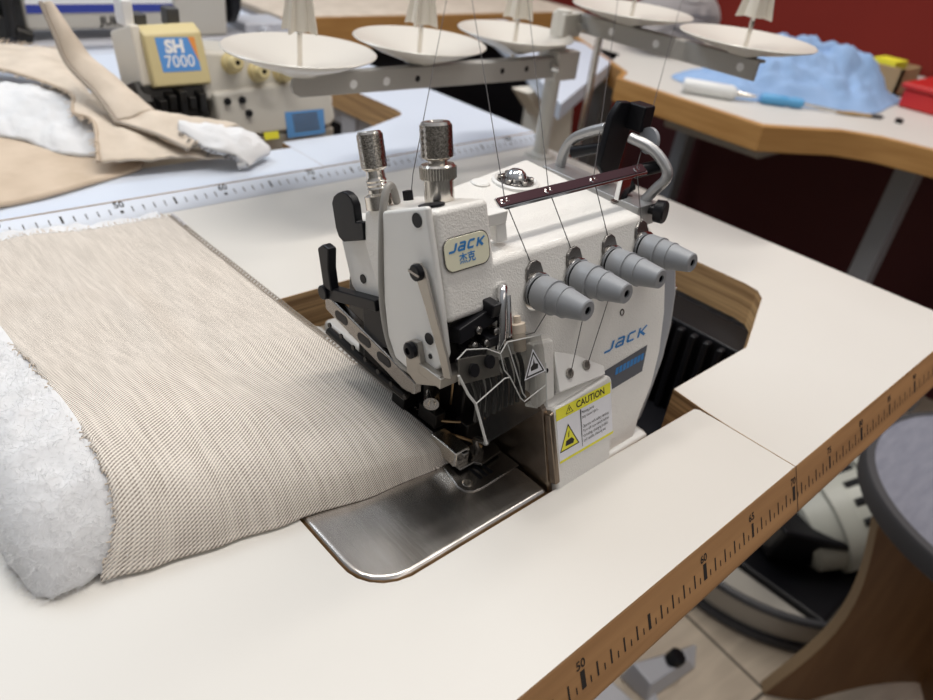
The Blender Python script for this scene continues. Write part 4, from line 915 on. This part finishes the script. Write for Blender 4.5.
tag(MB().lathe((183.5, 36.6, 0), (0, 0, 1), [(0, .7), (.7, .7), (.8, .4)], 12).build('screw_cap', 'black'), 'tiny black screw cap lying on the bare workbench top', 'cap')
def bag(u, w):
    a = w * 2 * PI; r = math.sin(u * PI); x, y = 190 + 13 * r * math.cos(a), 92 + 8 * r * math.sin(a); z = 7 - 7 * math.cos(u * PI)
    n = 1.5 * fn(x, y, z, .15); return V((x + n, y + n, max(.05, z + n)))
b = MB().grid(lambda u, w: bag(lerp(.02, .98, u), w), 24, 36, wrapv=True); b.face(b.last[0]); b.face(b.last[-1])
tag(b.build('felt_bag', 'felt', angle=80), 'soft grey felt bundle on the far end of the workbench', 'bag')

# ------------------------------------------------------------------ under the table: stool, motor, tray, pedal
so = thing('stool', (135, -13, ZF), 'round stool with slate cloth seat and brown plywood legs', 'stool')
b = MB().lathe((135, -13, -33.2), (0, 0, 1), [(0, 0), (0, 20.2), (.3, 20.6), (2.7, 20.6), (3.1, 20.2), (3.2, 0)], 80); b.build('seat', 'stoolcloth', so)
MB().lathe((135, -13, -33.1), (0, 0, 1), [(0, 20.3), (0, 21.3), (.3, 21.5), (2.4, 21.5), (2.9, 21.2), (3.05, 20.2)], 80, cap=False).build('edge_band', 'stooledge', so)
def panel(ang, nm):
    c, s_ = math.cos(ang), math.sin(ang); prof = []
    for k in range(13): t = k / 12; prof.append((19.6 - 3.6 * math.sin(PI * t) ** 1.2 + 1.8 * t ** 3, -33.3 - t * 40.5))
    prof.append((17.5, ZF + .1)); prof.append((14.5, ZF + .5))
    for k in range(1, 8): t = k / 8; prof.append((14.5 * (1 - t), ZF + .5 + 9 * math.sin(t * PI / 2)))
    full = prof + [(-r, z) for r, z in prof[::-1]]
    n = V((-s_, c, 0)) * 1.1
    A = [V((135 + c * r, -13 + s_ * r, z)) + n for r, z in full]; B = [p - n * 2 for p in A]
    MB().prism(A, B, 0, 1).build('leg_panel', ['brownply', 'plyraw'], so, bevel=.1)
panel(math.atan2(15, -13), 'a'); panel(math.atan2(15, -13) + PI / 2, 'b')
mo = thing('clutch_motor', (158, 10, ZF), 'grey green machine motor standing on the floor beyond the stool', 'motor')
b = MB(); c = V((160, 9, -62)); ax = V((.75, -.5, .42)).normalized()
b.lathe(c - ax * 12, ax, [(0, 0), (0, 7), (.8, 8.2), (5, 9), (5.3, 9.9), (8.5, 9.9), (8.8, 9.2), (13, 9.2), (13.3, 10.2), (16.5, 10.2), (17, 9), (20, 7.5), (20.5, 0)], 44); b.build('housing', 'motor', mo)
b = MB()
for k in range(16):
    a = 2 * PI * k / 16; u = ax.orthogonal().normalized(); w = ax.cross(u); d = u * math.cos(a) + w * math.sin(a)
    b.cyl(c - ax * 2.8 + d * 9.0, c + ax * .6 + d * 9.0, .75, seg=8)
b.build('cooling_slot', 'black', mo)
P = rounded(-6.5, 6.5, -4.2, 4.2, 3.4, 8); u = V((.75, .55, .1)).normalized(); w = V((-.1, .25, .95)).normalized(); nn = u.cross(w)
b = MB().prism([V((168, .5, -63)) + u * x + w * a for x, a in P], [V((168, .5, -63)) + u * x + w * a - nn * 3.5 for x, a in P]); b.build('end_cap', 'motor2', mo, bevel=.5)
b = MB(); b.prism([V((140, 14, -60)), V((150, 4, -62)), V((154, 5, -72)), V((144, 16, -71))], [V((144, 20, -60)), V((156, 12, -62)), V((158, 12, -72)), V((148, 22, -71))]); b.box((140, 2, ZF), (172, 20, ZF + 2)); b.build('belt_housing', 'black', mo, bevel=.8)
tr_ = thing('floor_tray', (142, 15, ZF), 'shallow grey tray with dark rims on the floor in front of the motor', 'tray')
b = MB().lathe((152, 19, ZF), (0, 0, 1), [(.5, 0), (.5, 23), (8, 25.4), (8.2, 26), (7.6, 26.2), (0, 24.4), (0, 0)], 72); b.build('bowl', 'tray', tr_)
b = MB(); b.tube([(152 + 26 * math.cos(2 * PI * k / 72), 19 + 26 * math.sin(2 * PI * k / 72), ZF + 8.0) for k in range(72)], .75, 8, closed=True); b.tube([(152 + 25.2 * math.cos(2 * PI * k / 72), 19 + 25.2 * math.sin(2 * PI * k / 72), ZF + .9) for k in range(72)], .85, 8, closed=True); b.build('rim', 'darkgrey', tr_)
PX = -11
pd = thing('foot_pedal', (89, 4, ZF), 'pale metal foot pedal with black slots under the front table edge', 'pedal')
b = MB(); b.prism([V((92 + PX, -3, -72)), V((104 + PX, -3, -72)), V((112 + PX, 12, -67)), V((96 + PX, 12, -67))], [V((92 + PX, -3, -71)), V((104 + PX, -3, -71)), V((112 + PX, 12, -66)), V((96 + PX, 12, -66))]); b.box((97 + PX, 5, ZF), (105 + PX, 9, -69.5)); b.build('plate', 'floorgrey', pd, bevel=.3)
b = MB()
for k in range(3): b.prism([V((95 + PX + k * 2.6, -2 + k, -70.9)), V((96.3 + PX + k * 2.6, -2 + k, -70.9)), V((100.3 + PX + k * 2.6, 9, -66.9)), V((99 + PX + k * 2.6, 9, -66.9))], [V((95 + PX + k * 2.6, -2 + k, -70.8)), V((96.3 + PX + k * 2.6, -2 + k, -70.8)), V((100.3 + PX + k * 2.6, 9, -66.8)), V((99 + PX + k * 2.6, 9, -66.8))])
b.build('slot', 'black', pd)
fo = thing('leg_bracket', (117, 15, ZF), 'pale grey metal foot bracket with black bolt standing on the floor', 'bracket')
b = MB(); b.prism([V((104, 13.5, ZF)), V((115.5, 12, ZF)), V((120, 14.5, ZF)), V((104, 19, ZF))], [V((105, 14.2, ZF + 3)), V((113.5, 13, ZF + 3)), V((115, 14.6, ZF + 2)), V((105, 18, ZF + 4))]); b.build('plate', 'floorgrey', fo, bevel=.3)
MB().lathe((111.5, 14.6, ZF + 2.6), (.2, -.3, 1), [(0, 1.4), (1.6, 1.4), (1.9, 1.1), (1.9, .6), (1.8, .6), (1.8, 0)], 20).build('bolt', 'black', fo)

# ------------------------------------------------------------------ lights, world, camera
def area(name, loc, to, sx, sy, e, c):
    l = bpy.data.lights.new(name, 'AREA'); l.shape = 'RECTANGLE'; l.size = sx * S; l.size_y = sy * S; l.energy = e; l.color = c
    o = bpy.data.objects.new(name, l); col.objects.link(o); o.location = V(loc) * S
    o.rotation_euler = (V(to) - V(loc)).to_track_quat('-Z', 'Y').to_euler(); return o
area('ceiling_light', (64, 52, 190), (60, 20, 0), 120, 9, 24, (1, .955, .90))
area('ceiling_light', (150, -20, 185), (110, 20, 0), 120, 16, 7, (1, .95, .88))
area('ceiling_light', (20, 190, 170), (60, 80, 0), 150, 40, 20, (.80, .90, 1))
area('ceiling_light', (205, 70, 190), (205, 55, 0), 130, 20, 13, (1, .94, .86))
area('front_fill', (85, -130, 120), (80, 10, 0), 120, 80, 3.6, (1, .90, .79))  # soft fill added behind the camera to brighten the wooden front edge
w = bpy.data.worlds.new('room_light'); bpy.context.scene.world = w; w.use_nodes = True
nt = w.node_tree; bg = nt.nodes['Background']; tc = nt.nodes.new('ShaderNodeTexCoord'); sp_ = nt.nodes.new('ShaderNodeSeparateXYZ'); cr = nt.nodes.new('ShaderNodeValToRGB')
nt.links.new(tc.outputs['Generated'], sp_.inputs[0]); mr = nt.nodes.new('ShaderNodeMapRange'); mr.inputs[1].default_value = -1; mr.inputs[2].default_value = 1
nt.links.new(sp_.outputs[2], mr.inputs[0]); nt.links.new(mr.outputs[0], cr.inputs[0]); nt.links.new(cr.outputs[0], bg.inputs[0])
e = cr.color_ramp.elements; e[0].position = .45; e[0].color = (.10, .095, .09, 1); e[1].position = .95; e[1].color = (.93, .94, 1, 1)
q = cr.color_ramp.elements.new(.56); q.color = (.36, .35, .34, 1); q = cr.color_ramp.elements.new(.70); q.color = (.62, .63, .66, 1)
bg.inputs[1].default_value = .45

cam = bpy.data.cameras.new('camera'); co = bpy.data.objects.new('camera', cam); col.objects.link(co)
r_, u_, f_ = V((0.73717758, -0.66618002, 0.11301949)), V((0.29344217, 0.46629788, 0.83454058)), V((0.60865501, 0.58203992, -0.53922965))
mw = Matrix((r_, u_, -f_)).transposed().to_4x4(); mw.translation = V((30.71768662, -8.67355571, 29.09713224)) * S; co.matrix_world = mw
cam.sensor_width = 36; cam.lens = 736.52 * 36 / 933; cam.clip_start = .01; cam.clip_end = 20
cam.dof.use_dof = True; cam.dof.focus_distance = .40; cam.dof.aperture_fstop = 8.0
sc = bpy.context.scene; sc.camera = co
sc.view_settings.view_transform = 'Standard'; sc.view_settings.look = 'None'; sc.view_settings.exposure = -0.14
